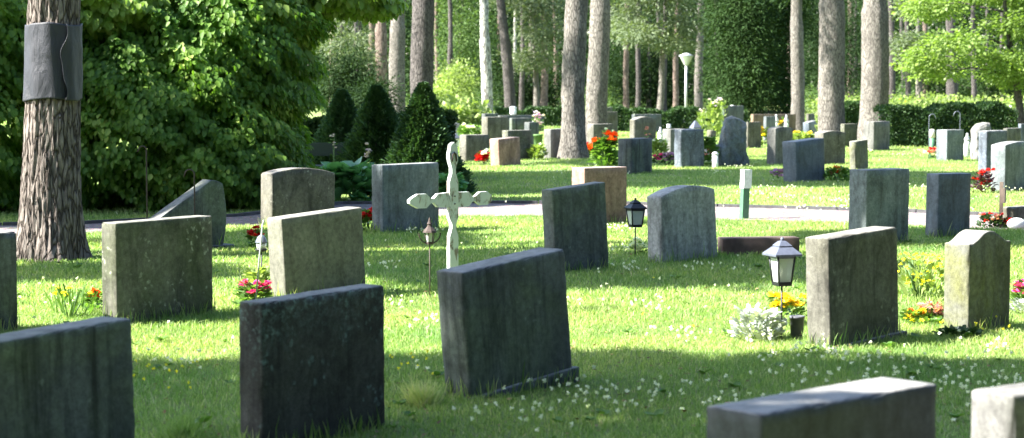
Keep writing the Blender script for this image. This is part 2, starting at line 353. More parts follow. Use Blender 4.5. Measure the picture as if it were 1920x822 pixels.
# ---------------------------------------------------------------- camera, light
cam = bpy.data.cameras.new('camera'); co = bpy.data.objects.new('camera', cam); C.objects.link(co); sc.camera = co
cam.sensor_width = 36; cam.lens = F/1920*36; co.location = (0, 0, EYE); co.rotation_euler = (PI/2-PITCH, 0, 0)
cam.clip_end = 2000; cam.clip_start = .1
cam.dof.use_dof = True; cam.dof.focus_distance = 16.5; cam.dof.aperture_fstop = 4.0
W = bpy.data.worlds.new('World'); sc.world = W; W.use_nodes = True; nt = W.node_tree
sky = nt.nodes.new('ShaderNodeTexSky'); sky.sky_type = 'NISHITA'; sky.sun_disc = False; sky.sun_elevation = SUN_E
sd = (SH.normalized()*math.cos(SUN_E)+Vector((0, 0, math.sin(SUN_E)))).normalized()      # towards the sun
sky.sun_rotation = math.atan2(sd.x, sd.y)
bg = nt.nodes['Background']; nt.links.new(sky.outputs[0], bg.inputs[0]); bg.inputs[1].default_value = .085
sl = bpy.data.lights.new('sun', 'SUN'); sl.energy = 5.0; sl.angle = math.radians(.53); sl.color = (1, .95, .86)
so = bpy.data.objects.new('sun', sl); C.objects.link(so); so.rotation_euler = (-sd).to_track_quat('-Z', 'Y').to_euler()
sc.view_settings.view_transform = 'Standard'; sc.view_settings.look = 'None'; sc.view_settings.gamma = 1; sc.view_settings.exposure = 2.55
sc.render.engine = 'CYCLES'; sc.cycles.use_denoising = True; sc.cycles.max_bounces = 6; sc.cycles.diffuse_bounces = 3
sc.cycles.transmission_bounces = 4; sc.cycles.transparent_max_bounces = 4; sc.cycles.sample_clamp_indirect = 6
# ---------------------------------------------------------------- setting
def quad_sheet(name, pts, mat, kind='structure'):
    b = MB(); b.add(pts, [tuple(range(len(pts)))]); return tag(b.build(name, mat), kind=kind)
quad_sheet('ground', [(-600, -60, 0), (600, -60, 0), (600, 900, 0), (-600, 900, 0)], M['ground'])
near_px = [(-700, 462), (-300, 452), (150, 440), (450, 426), (640, 414), (850, 407), (1010, 406), (1200, 410), (1500, 417), (1720, 425), (1920, 433), (2300, 452), (2700, 480)]
far_px = [(-700, 436), (-300, 430), (150, 422), (450, 407), (640, 384), (850, 382.5), (1010, 383), (1200, 385), (1500, 393), (1720, 400), (1920, 408), (2300, 422), (2700, 440)]
PN = [gp(*p) for p in near_px]; PF = [gp(*p) for p in far_px]
b = MB(); n = len(PN)
b.add([(p.x, p.y, .006) for p in PN]+[(p.x, p.y, .006) for p in PF], [(i, i+1, n+i+1, n+i) for i in range(n-1)])
tag(b.build('path', M['gravel']), kind='structure')
def kerb(name, pts, h, w):
    b = MB()
    for i in range(len(pts)-1):
        a, c = pts[i], pts[i+1]; L_ = (c-a).length; k = max(1, round(L_/1.0))
        for j in range(k):
            q = a.lerp(c, (j+.5)/k); b.box((q.x, q.y+w/2, h/2-.03+random.uniform(-.004, .004)), (L_/k*.985, w, h+.06), math.atan2(c.y-a.y, c.x-a.x))
    tag(b.build(name, M['kerb']), kind='structure')
kerb('kerb', PF, .045, .07)
xn, yn = [p.x for p in PN], [p.y for p in PN]; xf, yf = [p.x for p in PF], [p.y for p in PF]
def on_path(x, y): return (y > np.interp(x, xn, yn)+.05*np.sin(x*9)) & (y < np.interp(x, xf, yf)+.1)
def grass(name, y0, y1, dens, hgt, wid, seg):
    xr = .27*y1+1.8; n = int((y1-y0)*2*xr*dens)
    y = rng.uniform(y0, y1, n); x = rng.uniform(-xr, xr, n)
    k = (np.abs(x) < .27*y+1.8) & ~on_path(x, y); x, y = x[k], y[k]; n = len(x)
    hh = hgt*rng.uniform(.45, 1.25, n)*(1+.35*np.sin(x*2.1+y*.7)*np.sin(y*1.7-x*.4))
    an = rng.uniform(0, 2*PI, n); ln = np.abs(rng.normal(0, .85, n)); la = rng.uniform(0, 2*PI, n)
    ww = wid*rng.uniform(.6, 1.3, n)/2
    bx, by = np.cos(an)*ww, np.sin(an)*ww; lx, ly = np.cos(la)*ln*hh, np.sin(la)*ln*hh
    r = np.clip(rng.beta(2, 2.5, n)+(rng.random(n) > .93)*.5, 0, 1)
    z0 = np.zeros(n)
    if seg == 2:
        V = np.stack([np.stack([x-bx, y-by, z0], 1), np.stack([x+bx, y+by, z0], 1), np.stack([x+bx*.8+lx*.35, y+by*.8+ly*.35, hh*.6], 1),
                      np.stack([x-bx*.8+lx*.35, y-by*.8+ly*.35, hh*.6], 1), np.stack([x+lx, y+ly, hh], 1)], 1)
        idx = np.array([0, 1, 2, 3, 3, 2, 4]); st = np.stack([np.arange(n)*7, np.arange(n)*7+4], 1).ravel(); kk = 5
    else:
        V = np.stack([np.stack([x-bx, y-by, z0], 1), np.stack([x+bx, y+by, z0], 1), np.stack([x+lx, y+ly, hh], 1)], 1)
        idx = np.array([0, 1, 2]); st = np.arange(n)*3; kk = 3
    I = (np.arange(n)[:, None]*kk+idx[None]).ravel()
    return tag(np_mesh(name, V, I, st, M['grass'], None, False, np.repeat(r, kk)), kind='stuff')
grass('grass', 5, 14, 4600, .034, .0048, 2)
grass('grass', 14, 24, 1900, .038, .008, 2)
grass('grass', 24, 50, 460, .045, .016, 1)
grass('grass', 50, 100, 80, .055, .04, 1)
# ---------------------------------------------------------------- gravestones
def lattice(w, t, h, topf, bev=.010, step=.06, nz=None, rough=.0015, seed=0, taper=0, sidef=None, below=.08):
    def axis(L_, b, s):
        k = max(1, int(round((L_-2*b)/s))); return [0, b]+[b+(L_-2*b)*i/k for i in range(1, k)]+[L_-b, L_]
    X, Y, Z = axis(w, bev, step), axis(t, bev, step), axis(h+below, bev, step)
    nx, ny, nz_ = len(X), len(Y), len(Z); idx = {}; V = []; fs = []
    so_ = Vector((seed*3.1, seed*7.7, seed*1.3))
    def vid(i, j, k):
        key = (i, j, k)
        if key in idx: return idx[key]
        x, y, z = X[i], Y[j], Z[k]
        ex, ey, ez = i in (0, nx-1), j in (0, ny-1), k == nz_-1
        ins = bev*.3
        if ex+ey+ez >= 2:
            if ex: x += ins if i == 0 else -ins
            if ey: y += ins if j == 0 else -ins
            if ez: z -= ins
        u = x/w*2-1; fz = z/(h+below); edge_ = ex+ey+ez >= 2
        tf = topf(u) if topf else 1.0
        zz = -below+(h*tf+below)*fz
        xx = (x-w/2)*(1-taper*fz); yy = (y-t/2)*(1-taper*.5*fz)
        if sidef: xx += sidef(u, zz/h)
        if rough:
            p = Vector((xx, yy, zz))
            d = mn.noise_vector(p*3+so_)*rough*.8+mn.noise_vector(p*14+so_)*rough
            xx += d.x; yy += d.y; zz += d.z
            if edge_ and rough < .003:
                ch = max(0, mn.noise(p*11+so_*1.7)-.2)*.018+max(0, mn.noise(p*31+so_)-.15)*.010   # worn and chipped arrises
                if ex: xx -= math.copysign(ch, xx)
                if ey: yy -= math.copysign(ch, yy)
                if ez: zz -= ch
        idx[key] = len(V); V.append((xx, yy, zz)); return idx[key]
    for i in range(nx-1):
        for k in range(nz_-1):
            fs.append((vid(i, 0, k), vid(i+1, 0, k), vid(i+1, 0, k+1), vid(i, 0, k+1)))
            fs.append((vid(i+1, ny-1, k), vid(i, ny-1, k), vid(i, ny-1, k+1), vid(i+1, ny-1, k+1)))
    for j in range(ny-1):
        for k in range(nz_-1):
            fs.append((vid(0, j+1, k), vid(0, j, k), vid(0, j, k+1), vid(0, j+1, k+1)))
            fs.append((vid(nx-1, j, k), vid(nx-1, j+1, k), vid(nx-1, j+1, k+1), vid(nx-1, j, k+1)))
    for i in range(nx-1):
        for j in range(ny-1):
            fs.append((vid(i, j, nz_-1), vid(i+1, j, nz_-1), vid(i+1, j+1, nz_-1), vid(i, j+1, nz_-1)))
    b = MB(); b.add(V, fs, True); return b
def arch(r): return lambda u: 1-r*(u*u)
def serp(u): return 1-.115*(1-(math.cos(min(1, abs(u)/.9)**1.15*PI)+1)/2)
STONES = {}
def S(key, xA, xB, xC, yb, ytB, ytC, mat, label, th=None, roll=None, h=None, topf=None, bev=.010, rough=.0015, taper=0, sidef=None, group='gravestones', tmax=None, pitch=0, name='gravestone', step=None, extra=None):
    B = gp(xB, yb); k = lambda x: (x-CX)/F
    cp, sp = math.cos(PITCH), math.sin(PITCH)
    dB = B.y
    if h is None:
        dirv = ray(xB, ytB); h = EYE+dirv.z/dirv.y*dB
    Z = EYE-h
    dC = dB*(ytB-HOR)/max(3, (ytC-HOR)); xCw = k(xC)*dC
    auto = math.atan2(dC-dB, max(.05, xCw-B.x))
    if th is None: th = min(max(auto, math.radians(38)), math.radians(56))
    else: th = math.radians(th)
    c, s = math.cos(th), math.sin(th)
    w = (k(xC)*dB-B.x)/(c-k(xC)*s); w = abs(w)
    t = (B.x-k(xA)*dB)/(s+k(xA)*c); t = abs(t)
    if tmax: t = min(t, tmax)
    if roll is None:
        dC2 = dB+w*s; yp = HOR+(ytB-HOR)*dB/dC2; rise = (yp-ytC)/ppm(dC2); roll = -math.asin(max(-.09, min(.09, rise/w)))
    else: roll = math.radians(roll)
    seed = len(STONES)+1
    mb = lattice(w, t, h, topf, bev, step or max(.028, min(.2, dB*.0032)), None, rough, seed, taper, sidef)
    ctr = B+Vector((c, s, 0))*(w/2)+Vector((-s, c, 0))*(t/2)
    o = mb.build(name, M[mat])
    o.location = ctr; o.rotation_euler = (math.radians(pitch), roll, th)
    tag(o, label, 'gravestone', group)
    STONES[key] = (o, w, t, h, ctr, th); return o
def plinth(key, over, hh, mat, dx=0):
    o, w, t, h, ctr, th = STONES[key]
    mb = lattice(w+2*over, t+2*over, hh, None, .012, .12, None, .003, 99)
    p = mb.build('base_slab', M[mat], o); p.location = (dx, 0, 0)
    p.matrix_parent_inverse = Matrix.Identity(4)
S('G1', -130, -60, 250, 976, 647, 590, 'charcoal', 'dark streaked headstone cut off by the bottom corner, left of the lichen-crusted dark one', roll=None)
S('G2', 444, 494, 721, 855, 568, 534, 'darklich', 'dark headstone with blue-green lichen along its top, standing before the pale smooth one')
S('G3', 833, 883, 1076, 750, 493, 466, 'charcoal', 'big dark headstone leaning to one side in front of the white wooden cross', th=46, roll=-5.5, h=.70)
plinth('G3', .022, .05, 'charcoal', .015)
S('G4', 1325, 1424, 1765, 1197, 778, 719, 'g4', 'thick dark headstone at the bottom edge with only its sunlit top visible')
S('G5', 1825, 1893, 2230, 1141, 744, 694, 'lightgrey', 'pale sunlit headstone in the bottom right corner, cut off by the frame')
S('G6', -215, -173, 29, 641, 448, 435, 'charcoal', 'dark speckled headstone cut off by the left edge beneath the big pine')
S('G7', 187, 220, 397, 614, 419, 404.6, 'green', 'square green-grey headstone dotted with pale lichen, lit on its narrow side')
S('G8', 506, 537, 686, 567, 403.5, 381.5, 'pale', 'smooth pale headstone with bright cream side and top, tilted a little', roll=-3.6, th=46)
S('G9', 1517, 1557, 1691, 655, 441.6, 424, 'mid', 'tall brown-grey headstone right of the nearest lantern, lichen flecks on its lit side', roll=-2.9, th=43)
plinth('G9', .03, .03, 'mid', .02)
S('G10', 1773, 1815, 1899, 626, 448.6, 441.6, 'mossy', 'headstone with curved ogee top and yellow algae stain on its back', topf=serp, h=.66, bev=.008, step=.02)
S('G11', 1022, 1043, 1143, 514, 351, 343.5, 'charcoal', 'plain dark headstone tilted left, standing before the pink granite one', roll=-4, th=44)
S('G12', 1071.5, 1095.5, 1176, 424, 315.5, 313, 'pink', 'pinkish granite headstone behind the dark tilted one by the gravel path')
S('G13', 1215, 1242, 1348, 495, 353, 350, 'cool', 'grey round-shouldered headstone with shallow arched top beside the small black lantern', roll=-3.4, th=45, topf=arch(.09), h=.695, taper=.04)
S('G14', 696, 718, 823, 440, 310, 305, 'blue', 'blue-grey headstone behind the arm of the white cross, beside the red flowers')
S('G15', 487, 510, 627, 425, 327.5, 326, 'mid', 'grey arched headstone behind the pale smooth one, path behind it', topf=arch(.10), h=.665)
S('G17', 1592, 1623, 1706, 462, 319.5, 317, 'blue', 'large blue-grey headstone behind the tall brown-grey one at the path edge')
S('G18', 1736.5, 1758, 1821, 446, 327, 325.7, 'navy', 'dark blue smooth headstone just right of the large blue-grey one')
S('G19', 1857.7, 1884, 1950, 360, 267, 264, 'blue', 'blue-grey round-topped headstone at the right edge behind the red begonias', topf=arch(.06))
S('G22', 1755, 1775, 1807, 303, 244, 243.5, 'blue', 'squat grey headstone between two shepherd hooks before the dark hedge')
S('G23', 1618, 1638, 1668, 284, 228.5, 227.5, 'lightgrey', 'square headstone standing at the foot of the thick pine, its narrow side sunlit')
S('G24', 1469, 1494, 1548, 343, 263.5, 261, 'navy', 'dark slate-blue headstone leaning left on the shaded grass beyond the path', roll=-3.6, th=44)
S('G25', 1526, 1542.5, 1585, 309, 246, 246, 'mid', 'low-arched headstone just behind the leaning slate-blue one', topf=arch(.06))
S('G25b', 1575, 1583, 1607, 276, 232.5, 232, 'green', 'greenish headstone half hidden behind the low-arched one, between two thick pines')
S('G26', 1594, 1604, 1629, 319, 264, 263.5, 'mossy', 'narrow green-stained headstone tilted left behind the large blue-grey one', roll=-4, th=42)
S('G27', 1437, 1453, 1486, 311, 238, 238, 'lightgrey', 'pale sunlit headstone with arched top, grave pots showing behind it', topf=arch(.05), h=None)
S('G29', 1263, 1277, 1321, 315, 243, 242, 'rough', 'rough black rock-faced headstone left of the tall blue boulder', bev=.03, rough=.012, step=.05)
S('G29b', 1322, 1329, 1340, 290, 244, 246, 'mid', 'small dark round-edged stone squeezed between rough black headstone and planter', topf=arch(.25), h=.73)
S('G30', 1242, 1257.5, 1285, 293, 242.5, 241.5, 'lightgrey', 'headstone with bright sunlit side half hidden behind the rough black one')
S('G31', 1158.5, 1184, 1223, 327, 260.5, 259, 'charcoal', 'dark plain headstone right of the orange poppies')
S('G32', 1180, 1191, 1230, 277, 231, 231, 'mid', 'arched headstone standing before the dark hedge, behind the dark plain one', topf=arch(.12), h=.83)
S('G33', 1101, 1112.5, 1150, 281, 233, 232.5, 'mid', 'brown-grey headstone at the foot of the second thick pine, behind orange poppies')
S('G33b', 1134, 1139, 1158, 268, 223.5, 223, 'mid', 'taller narrow headstone peeking out behind the brown-grey one by the pine', h=.9)
S('G33c', 1132, 1138, 1149, 255, 206.5, 206, 'green', 'farthest slim headstone beside the second thick pine, just above two others', h=.95)
S('G34', 1020, 1033, 1062, 298, 242.5, 241, 'lightgrey', 'headstone with sunlit side tucked against the left of the brightest pine')
S('G35', 941, 952, 997, 301, 245, 244, 'green', 'dark green-stained headstone behind the reddish tilted one')
S('G36', 920, 936.5, 977, 312, 259.5, 258.5, 'pink', 'reddish granite headstone tilted left beside the red and white flowers', roll=-3.5, th=42)
S('G37', 861, 873.5, 917, 305, 253.5, 253, 'mid', 'broad grey headstone with bright side left of the reddish tilted one')
S('G38', 903, 914, 953, 276, 233.5, 233, 'mid', 'dark headstone with pale edge directly behind the broad grey one', h=.81)
S('G39', 903, 910, 934, 262, 227.5, 227, 'charcoal', 'small dark headstone peeping over the pale-edged one', h=.8)
S('G39b', 932, 937, 1020, 248, 216, 215.5, 'dark', 'long low dark family stone farthest back below the birch trunk', h=.6)
S('G39c', 955, 960, 996, 266, 229, 228.5, 'charcoal', 'dark headstone under the white hanging lantern', h=.7)
S('G39d', 983, 993, 1011, 280, 234, 233.5, 'charcoal', 'black headstone with pale narrow side left of the hanging pot of lilac flowers', h=.7)
S('G41', 1398.6, 1402, 1427, 278, 236.5, 236, 'mid', 'small square brown-grey headstone right of the blue boulder, in light', h=.69)
S('G42a', 1407, 1412, 1492, 250, 214.5, 214, 'brown', 'wide low reddish-brown stone far back behind the grave pots', h=.66)
S('G42b', 1419, 1430, 1484, 240, 207.5, 207, 'mid', 'long grey stone farthest back, above the wide reddish-brown one', h=.66)
S('G43', 1506, 1517.5, 1534, 261, 226.5, 222, 'navy', 'dark bluish headstone with pale side between slim pine and grey-barked pine', h=.55)
S('G43b', 1511, 1516, 1527, 245, 214.5, 214, 'mid', 'tiny pale headstone showing just above the dark bluish one', h=.63)
S('G44', 1431, 1437, 1454, 266, 222, 221.5, 'blue', 'small blue-grey headstone behind the pots above the pale arched one', h=.75)
S('G45', 1353, 1360, 1394, 258, 205, 204.5, 'charcoal', 'tall dark slab standing directly behind the blue boulder', h=1.02)
S('G47', 1884, 1892, 1936, 252, 216, 215.5, 'brown', 'brown headstone with three small dark squares at the right edge', h=.66)
S('G48', 1854, 1860, 1898, 240, 206.5, 206, 'dark', 'dark flat-topped headstone far off behind the hedge at right', h=.72)
S('G46', 1184, 1190, 1240, 250, 213.5, 213, 'dark', 'wide dark headstone against the far hedge behind the arched one', h=.66)
S('G20', 1834, 1850, 1888, 322, 246, 244.5, 'rough', 'rough dark grey rock-faced headstone beside the pale leaning boulder', bev=.02, rough=.008, step=.05)
S('G20b', 1880, 1888, 1914, 300, 242, 241, 'mossy', 'ribbed greenish headstone showing above the round-topped blue-grey one', h=.7)
S('G20c', 1908, 1914, 1960, 285, 233, 232, 'navy', 'dark blue headstone at the right edge behind the ribbed greenish one', h=.7)
def side16(u, z): return .05*math.sin(max(0, min(1, z))*PI)*max(0, u)
S('G16', 225, 245, 416, 480, 400, 342, 'charcoal', 'dark headstone with steeply slanted top near the wrought hooks, bush behind', th=42, h=.70, roll=0, topf=lambda u: min(.22+.80*(u+1)/1.82, 1.0) if u < .82 else 1-.35*(u-.82), sidef=side16)
plinth('G16', .05, .05, 'charcoal', .06)
S('G50', 1880, 1900, 2010, 428, 388, 380, 'mid', 'low dark wedge-shaped grave stone at the right edge by the wooden stake', h=.24, topf=lambda u: 1.0, bev=.03, rough=.008, th=38)
# the free-shaped boulders -------------------------------------------------
def boulder(prof_px, yb, depth, mat, label, rz, rough, seed, lean=0):
    base = gp(sum(p[0] for p in prof_px)/len(prof_px), yb); D = base.y
    pts = [Vector(((p[0]-CX)/F*D-base.x, 0, EYE-(p[1]-HOR)/F*D)) for p in prof_px]
    n = len(pts); fine = []
    for i in range(n):
        a, c = pts[i], pts[(i+1) % n]; k = max(2, int((c-a).length/.05))
        for j in range(k): fine.append(a.lerp(c, j/k))
    ctr = sum(fine, Vector())/len(fine); ctr.z = max(ctr.z, .2)
    rings = [(-.5, .80), (-.42, .93), (-.25, .99), (0, 1.02), (.25, .98), (.42, .9), (.5, .74)]
    V = []; fs = []; m_ = len(fine); off = Vector((seed*5.3, seed, 0))
    inner = [.0, .35, .7]
    def put(q, yy):
        q = Vector((q.x, yy*depth, q.z)); d = mn.noise_vector(q*2.6+off)*rough*2.2+mn.noise_vector(q*9+off)*rough
        return q+d
    # front cap rings, body rings, back cap rings
    seq = [(-.56, .35), (-.55, .6)]+rings+[(.53, .5), (.54, .25)]
    for (yy, s_) in seq:
        for q in fine: V.append(put(ctr+(q-ctr)*s_, yy+(.12*math.sin(q.x*7+q.z*5)*.5)))
    for i in range(len(seq)-1):
        for k in range(m_):
            k2 = (k+1) % m_; fs.append((i*m_+k, i*m_+k2, (i+1)*m_+k2, (i+1)*m_+k))
    fs.append(tuple(range(m_-1, -1, -1))); fs.append(tuple(range((len(seq)-1)*m_, len(seq)*m_)))
    b = MB(); b.add(V, fs, False); o = b.build('gravestone', M[mat]); o.location = base; o.rotation_euler = (0, 0, rz)
    bm_flip(o); return tag(o, label, 'gravestone', 'gravestones')
def bm_flip(o):
    import bmesh
    bm = bmesh.new(); bm.from_mesh(o.data); bmesh.ops.recalc_face_normals(bm, faces=bm.faces); bm.to_mesh(o.data); bm.free()
boulder([(1345, 318), (1346, 275), (1350, 240), (1357, 222), (1372, 218), (1386, 222), (1397, 230), (1399, 246), (1399, 282), (1405, 300), (1405, 318)], 311, .3, 'rock', 'tall natural blue-grey boulder with sloping shoulders used as a gravestone', .25, .02, 3)
boulder([(1819, 304), (1821, 262), (1819, 244), (1828, 235), (1843, 230), (1854, 231), (1858, 244), (1858, 304)], 299, .26, 'roughpale', 'pale rough boulder gravestone lit along its left flank near the hedge', .5, .02, 8)
# far memorial with gold ornament
B0 = gp(845, 254); D0 = B0.y
mb = MB(); w_ = 34/ppm(D0); h_ = EYE-(229-HOR)/ppm(D0)
mb.prism([(-w_/2, 0), (w_/2, 0), (w_/2, h_*.84), (w_*.18, h_), (-w_*.18, h_), (-w_/2, h_*.84)], -.08, .08)
gm = tag(mb.build('gravestone', M['dark'], None, B0, -.25), 'black memorial with small gold ornament beside the white flowers behind the cone spruce', 'gravestone', 'gravestones')
mb = MB(); z_ = h_*.55
mb.tube([(-w_*.28, -.086, h_*.25), (-w_*.26, -.088, z_), (-w_*.2, -.088, z_+.16), (-w_*.3, -.088, z_+.24), (-w_*.37, -.088, z_+.16)], .012, 6)
for k in range(2): mb.box((w_*.12, -.084, z_+.05-.16*k), (w_*.4, .006, .035))
mb.build('gold_ornament', M['gold'], gm)
# three dark squares on the brown stone
o, w, t, h, ctr, th = STONES['G47']; mb = MB()
for k in range(3):
    mb = MB(); mb.box((-w*.22+k*.27, -t/2-.004, h*.62), (.14, .012, .17)); mb.build('carved_mark', M['mark'], o)
# low brown grave edging
B0 = gp(1422, 478); w_ = 148/ppm(B0.y); mb = lattice(w_, .22, .17, None, .01, .08, None, .004, 55)
tag(mb.build('grave_edging', M['planter'], None, B0, .12), 'low brown stone edging lying in the grass behind the lantern', 'grave edging')
# ---------------------------------------------------------------- white wooden cross
D = 13.5; base = gp(848, HOR+EYE*F/D); K = 3.16*ppm(D); cth = math.cos(math.radians(38))
def cz(cy): return EYE-((250+cy/3.16)-HOR)/ppm(D)
def cu(cx): return (cx-348)/K/cth
cr = empty('wooden_cross', base, math.radians(38), 'pale painted wooden cross with lobed arm ends standing behind the big leaning dark headstone', 'cross')
half = [(0, 52), (20, 66), (31, 120), (29, 160), (14, 205), (14, 235), (31, 285), (31, 500), (14, 535), (14, 560), (31, 610), (31, 1130)]
mb = MB(); mb.prism([(-w*.8/K/cth, cz(y)) for w, y in reversed(half)][:-1]+[(w*.8/K/cth, cz(y)) for w, y in half], -.024, .012)
mb.build('post', M['cross'], cr)
arm = [(102, 10), (118, 24), (150, 44), (195, 44), (222, 15), (238, 13), (262, 42), (318, 46), (440, 46), (458, 20), (466, 13), (480, 17), (506, 42), (548, 43), (574, 20)]
cy0 = 392
mb = MB(); mb.prism([(cu(x), cz(cy0)-h/K*.95) for x, h in arm]+[(cu(x), cz(cy0)+h/K*.95) for x, h in reversed(arm)], -.014, .018)
mb.build('crossarm', M['cross'], cr)
mb = MB(); mb.tube([(cu(335), -.031, cz(165)), (cu(338), -.031, cz(125)), (cu(348), -.031, cz(112)), (cu(358), -.031, cz(125)), (cu(360), -.031, cz(165))], .006, 6)
mb.build('carved_ornament', M['iron'], cr)
for y in (370, 415):
    mb = MB(); mb.ball((cu(350), -.031, cz(y)), .006, 6, 4); mb.build('bolt', M['iron'], cr)
# ---------------------------------------------------------------- lanterns
def lantern(px, yb, ytop, roofw, bodyw, label, roof='greymetal', body='blackmetal', seg=4, stake=True, ring=False, candle=True):
    B_ = gp(px, yb); pm = ppm(B_.y); zt = EYE-(ytop-HOR)/pm; R = roofw/pm/2*1.12; rb = bodyw/pm/2*1.15
    H_ = R*2.25
    root = empty('grave_lantern', B_, .35, label, 'lantern', 'lanterns on the graves')
    z0 = zt-H_
    mb = MB(); rt = PI/4
    mb.lathe((0, 0, z0), [(.01, -.012), (rb*.72, -.012), (rb*.76, 0), (rb*.76, .012), (rb*.6, .014)], seg, False, rt); mb.build('base_plate', M[body], root)
    mb = MB(); zr = H_*.62
    mb.lathe((0, 0, z0), [(rb*.66, .014), (rb*.93, zr*.97)], seg, False, rt); mb.build('glass_body', M['glass'], root)
    for k in range(seg):
        an = rt+2*PI*k/seg; mb = MB()
        mb.tube([(rb*.72*math.cos(an), rb*.72*math.sin(an), z0+.01), (rb*.98*math.cos(an), rb*.98*math.sin(an), z0+zr)], max(.005, rb*.07), 6)
        mb.build('frame_bar', M[body], root)
    mb = MB()
    mb.lathe((0, 0, z0+zr), [(rb*1.0, -.02), (rb*1.04, 0), (R, -.004), (R*1.0, .008), (R*.52, H_*.17), (R*.46, H_*.175)], seg, False, rt)
    mb.lathe((0, 0, z0+zr), [(R*.46, H_*.172), (R*.5, H_*.2), (R*.22, H_*.29), (R*.07, H_*.31)], seg, False, rt)
    rf = mb.build('roof', M[roof], root)
    mb = MB(); mb.ball((0, 0, z0+zr+H_*.335), R*.1, 8, 6); mb.build('finial', M[roof], rf)
    if candle:
        mb = MB(); mb.lathe((0, 0, z0+.016), [(rb*.3, 0), (rb*.3, zr*.45), (rb*.1, zr*.46)], 10); mb.build('candle', M['wax'], root)
    if stake:
        mb = MB(); mb.tube([(0, 0, -.05), (0, 0, z0-.01)], .006, 6); mb.build('stake', M[body], root)
    return root
lantern(1465, 637, 445, 70, 45, 'nearest grave lantern on a thin stake, grey-blue two-tier roof and glass panes, beside silver foliage')
lantern(1191, 482, 371, 42, 33, 'small black lantern on a stake between the dark tilted and grey round-shouldered headstones', 'blackmetal')
# old ring-shaped iron lantern
B_ = gp(806, 560); pm = ppm(B_.y); zc = EYE-(440-HOR)/pm
root = empty('grave_lantern', B_, .3, 'old rusty lantern in an oval wire ring on a thin stake beside the white cross', 'lantern', 'lanterns on the graves')
mb = MB(); mb.tube([(21/pm*math.cos(t), 0, zc+.01+(20/pm)*math.sin(t)) for t in np.linspace(-PI, 0, 15)], .005, 6, False); mb.build('wire_ring', M['iron'], root)
mb = MB(); mb.tube([(0, 0, -.05), (0, 0, zc-.07)], .005, 6); mb.build('stake', M['iron'], root)
mb = MB(); mb.lathe((0, 0, zc), [(.03, -.075), (.033, -.06), (.03, -.055)], 6, False); mb.build('base_plate', M['iron'], root)
mb = MB(); mb.lathe((0, 0, zc), [(.028, -.055), (.034, .02)], 6, False); mb.build('glass_body', M['glass'], root)
for k in range(6):
    an = PI/3*k; mb = MB(); mb.tube([(.03*math.cos(an), .03*math.sin(an), zc-.06), (.036*math.cos(an), .036*math.sin(an), zc+.02)], .0035, 5); mb.build('frame_bar', M['iron'], root)
mb = MB(); mb.lathe((0, 0, zc), [(.055, .015), (.05, .028), (.02, .06), (.016, .075), (.022, .08), (.012, .10), (.004, .13)], 8, False); mb.build('roof', M['iron'], root)
# bell lantern half hidden + leaning hanger pole
B_ = gp(490, 585); pm = ppm(B_.y)
def Z(y, pm_): return EYE-(y-HOR)/pm_
root = empty('hanging_hook', gp(480, 590), 0, 'slanted pale metal pole leaning against the side of the smooth pale headstone', 'hook', 'metal hooks and poles on the graves')
mb = MB(); mb.tube([(-.015, 0, -.03), (.045, .05, Z(420, pm)), (.055, .05, Z(413, pm)), (.05, .05, Z(411, pm))], .006, 8); mb.build('pole', M['palemetal'], root)
root = empty('grave_lantern', gp(491, 560), 0, 'small dome lantern with black rim half hidden behind the smooth pale headstone', 'lantern', 'lanterns on the graves')
zc = Z(485, pm)
mb = MB(); mb.lathe((0, 0, zc), [(.012, .10), (.03, .085), (.045, .05), (.048, .04)], 12); mb.build('roof', M['greymetal'], root)
mb = MB(); mb.lathe((0, 0, zc), [(.04, .04), (.036, -.01)], 12); mb.build('glass_body', M['glass'], root)
mb = MB(); mb.lathe((0, 0, zc), [(.02, -.03), (.045, -.015), (.045, -.005), (.03, -.003)], 12); mb.build('base_plate', M['blackmetal'], root)
mb = MB(); mb.tube([(0, 0, -.04), (0, 0, zc-.02)], .006, 6); mb.build('stake', M['blackmetal'], root)
# shepherd hooks
def hook(px, yb, yt, bend, rad, mat, label, r=.007):
    B_ = gp(px, yb); pm = ppm(B_.y); zt = Z(yt, pm)-rad
    pts = [(0, 0, -.05), (0, 0, zt*.5), (0, 0, zt)]+[(bend*rad*(1-math.cos(t)), 0, zt+rad*math.sin(t)) for t in np.linspace(.3, PI*.95, 8)]
    pts.append((pts[-1][0]+bend*.01, 0, pts[-1][2]-rad*.7))
    root = empty('hanging_hook', B_, 0, label, 'hook', 'metal hooks and poles on the graves')
    mb = MB(); mb.tube(pts, r, 7); mb.build('pole', M[mat], root)
    return root
hook(277, 484, 274, -1, .035, 'iron', 'tall thin iron hook standing before the big shrub behind the green-grey headstone')
hook(366, 478, 318, -1, .045, 'iron', 'short curled iron hook behind the slanted-top headstone')
hook(1741, 300, 214, 1, .07, 'greymetal', 'pale shepherd hook bending over the white-topped candle before the hedge', .008)
hook(1799, 300, 209, -1, .07, 'greymetal', 'pale shepherd hook rising behind the squat grey headstone', .008)
# white / green post
B_ = gp(1394, 411); pm = ppm(B_.y)
root = empty('marker_post', B_, .35, 'square marker post, white on top and green below, standing by the gravel path', 'post')
tl = Matrix.Rotation(math.radians(2.0), 3, 'Y'); hz = Z(318, pm); mid = Z(353, pm)
mb = MB(); mb.box((0.012, 0, mid/2-.03), (.085, .085, mid+.06), 0, tl); mb.build('shaft', M['greenpaint'], root)
mb = MB(); mb.box((.030, 0, (mid+hz)/2), (.105, .105, hz-mid), 0, tl); mb.build('post_cap', M['whitepaint'], root)
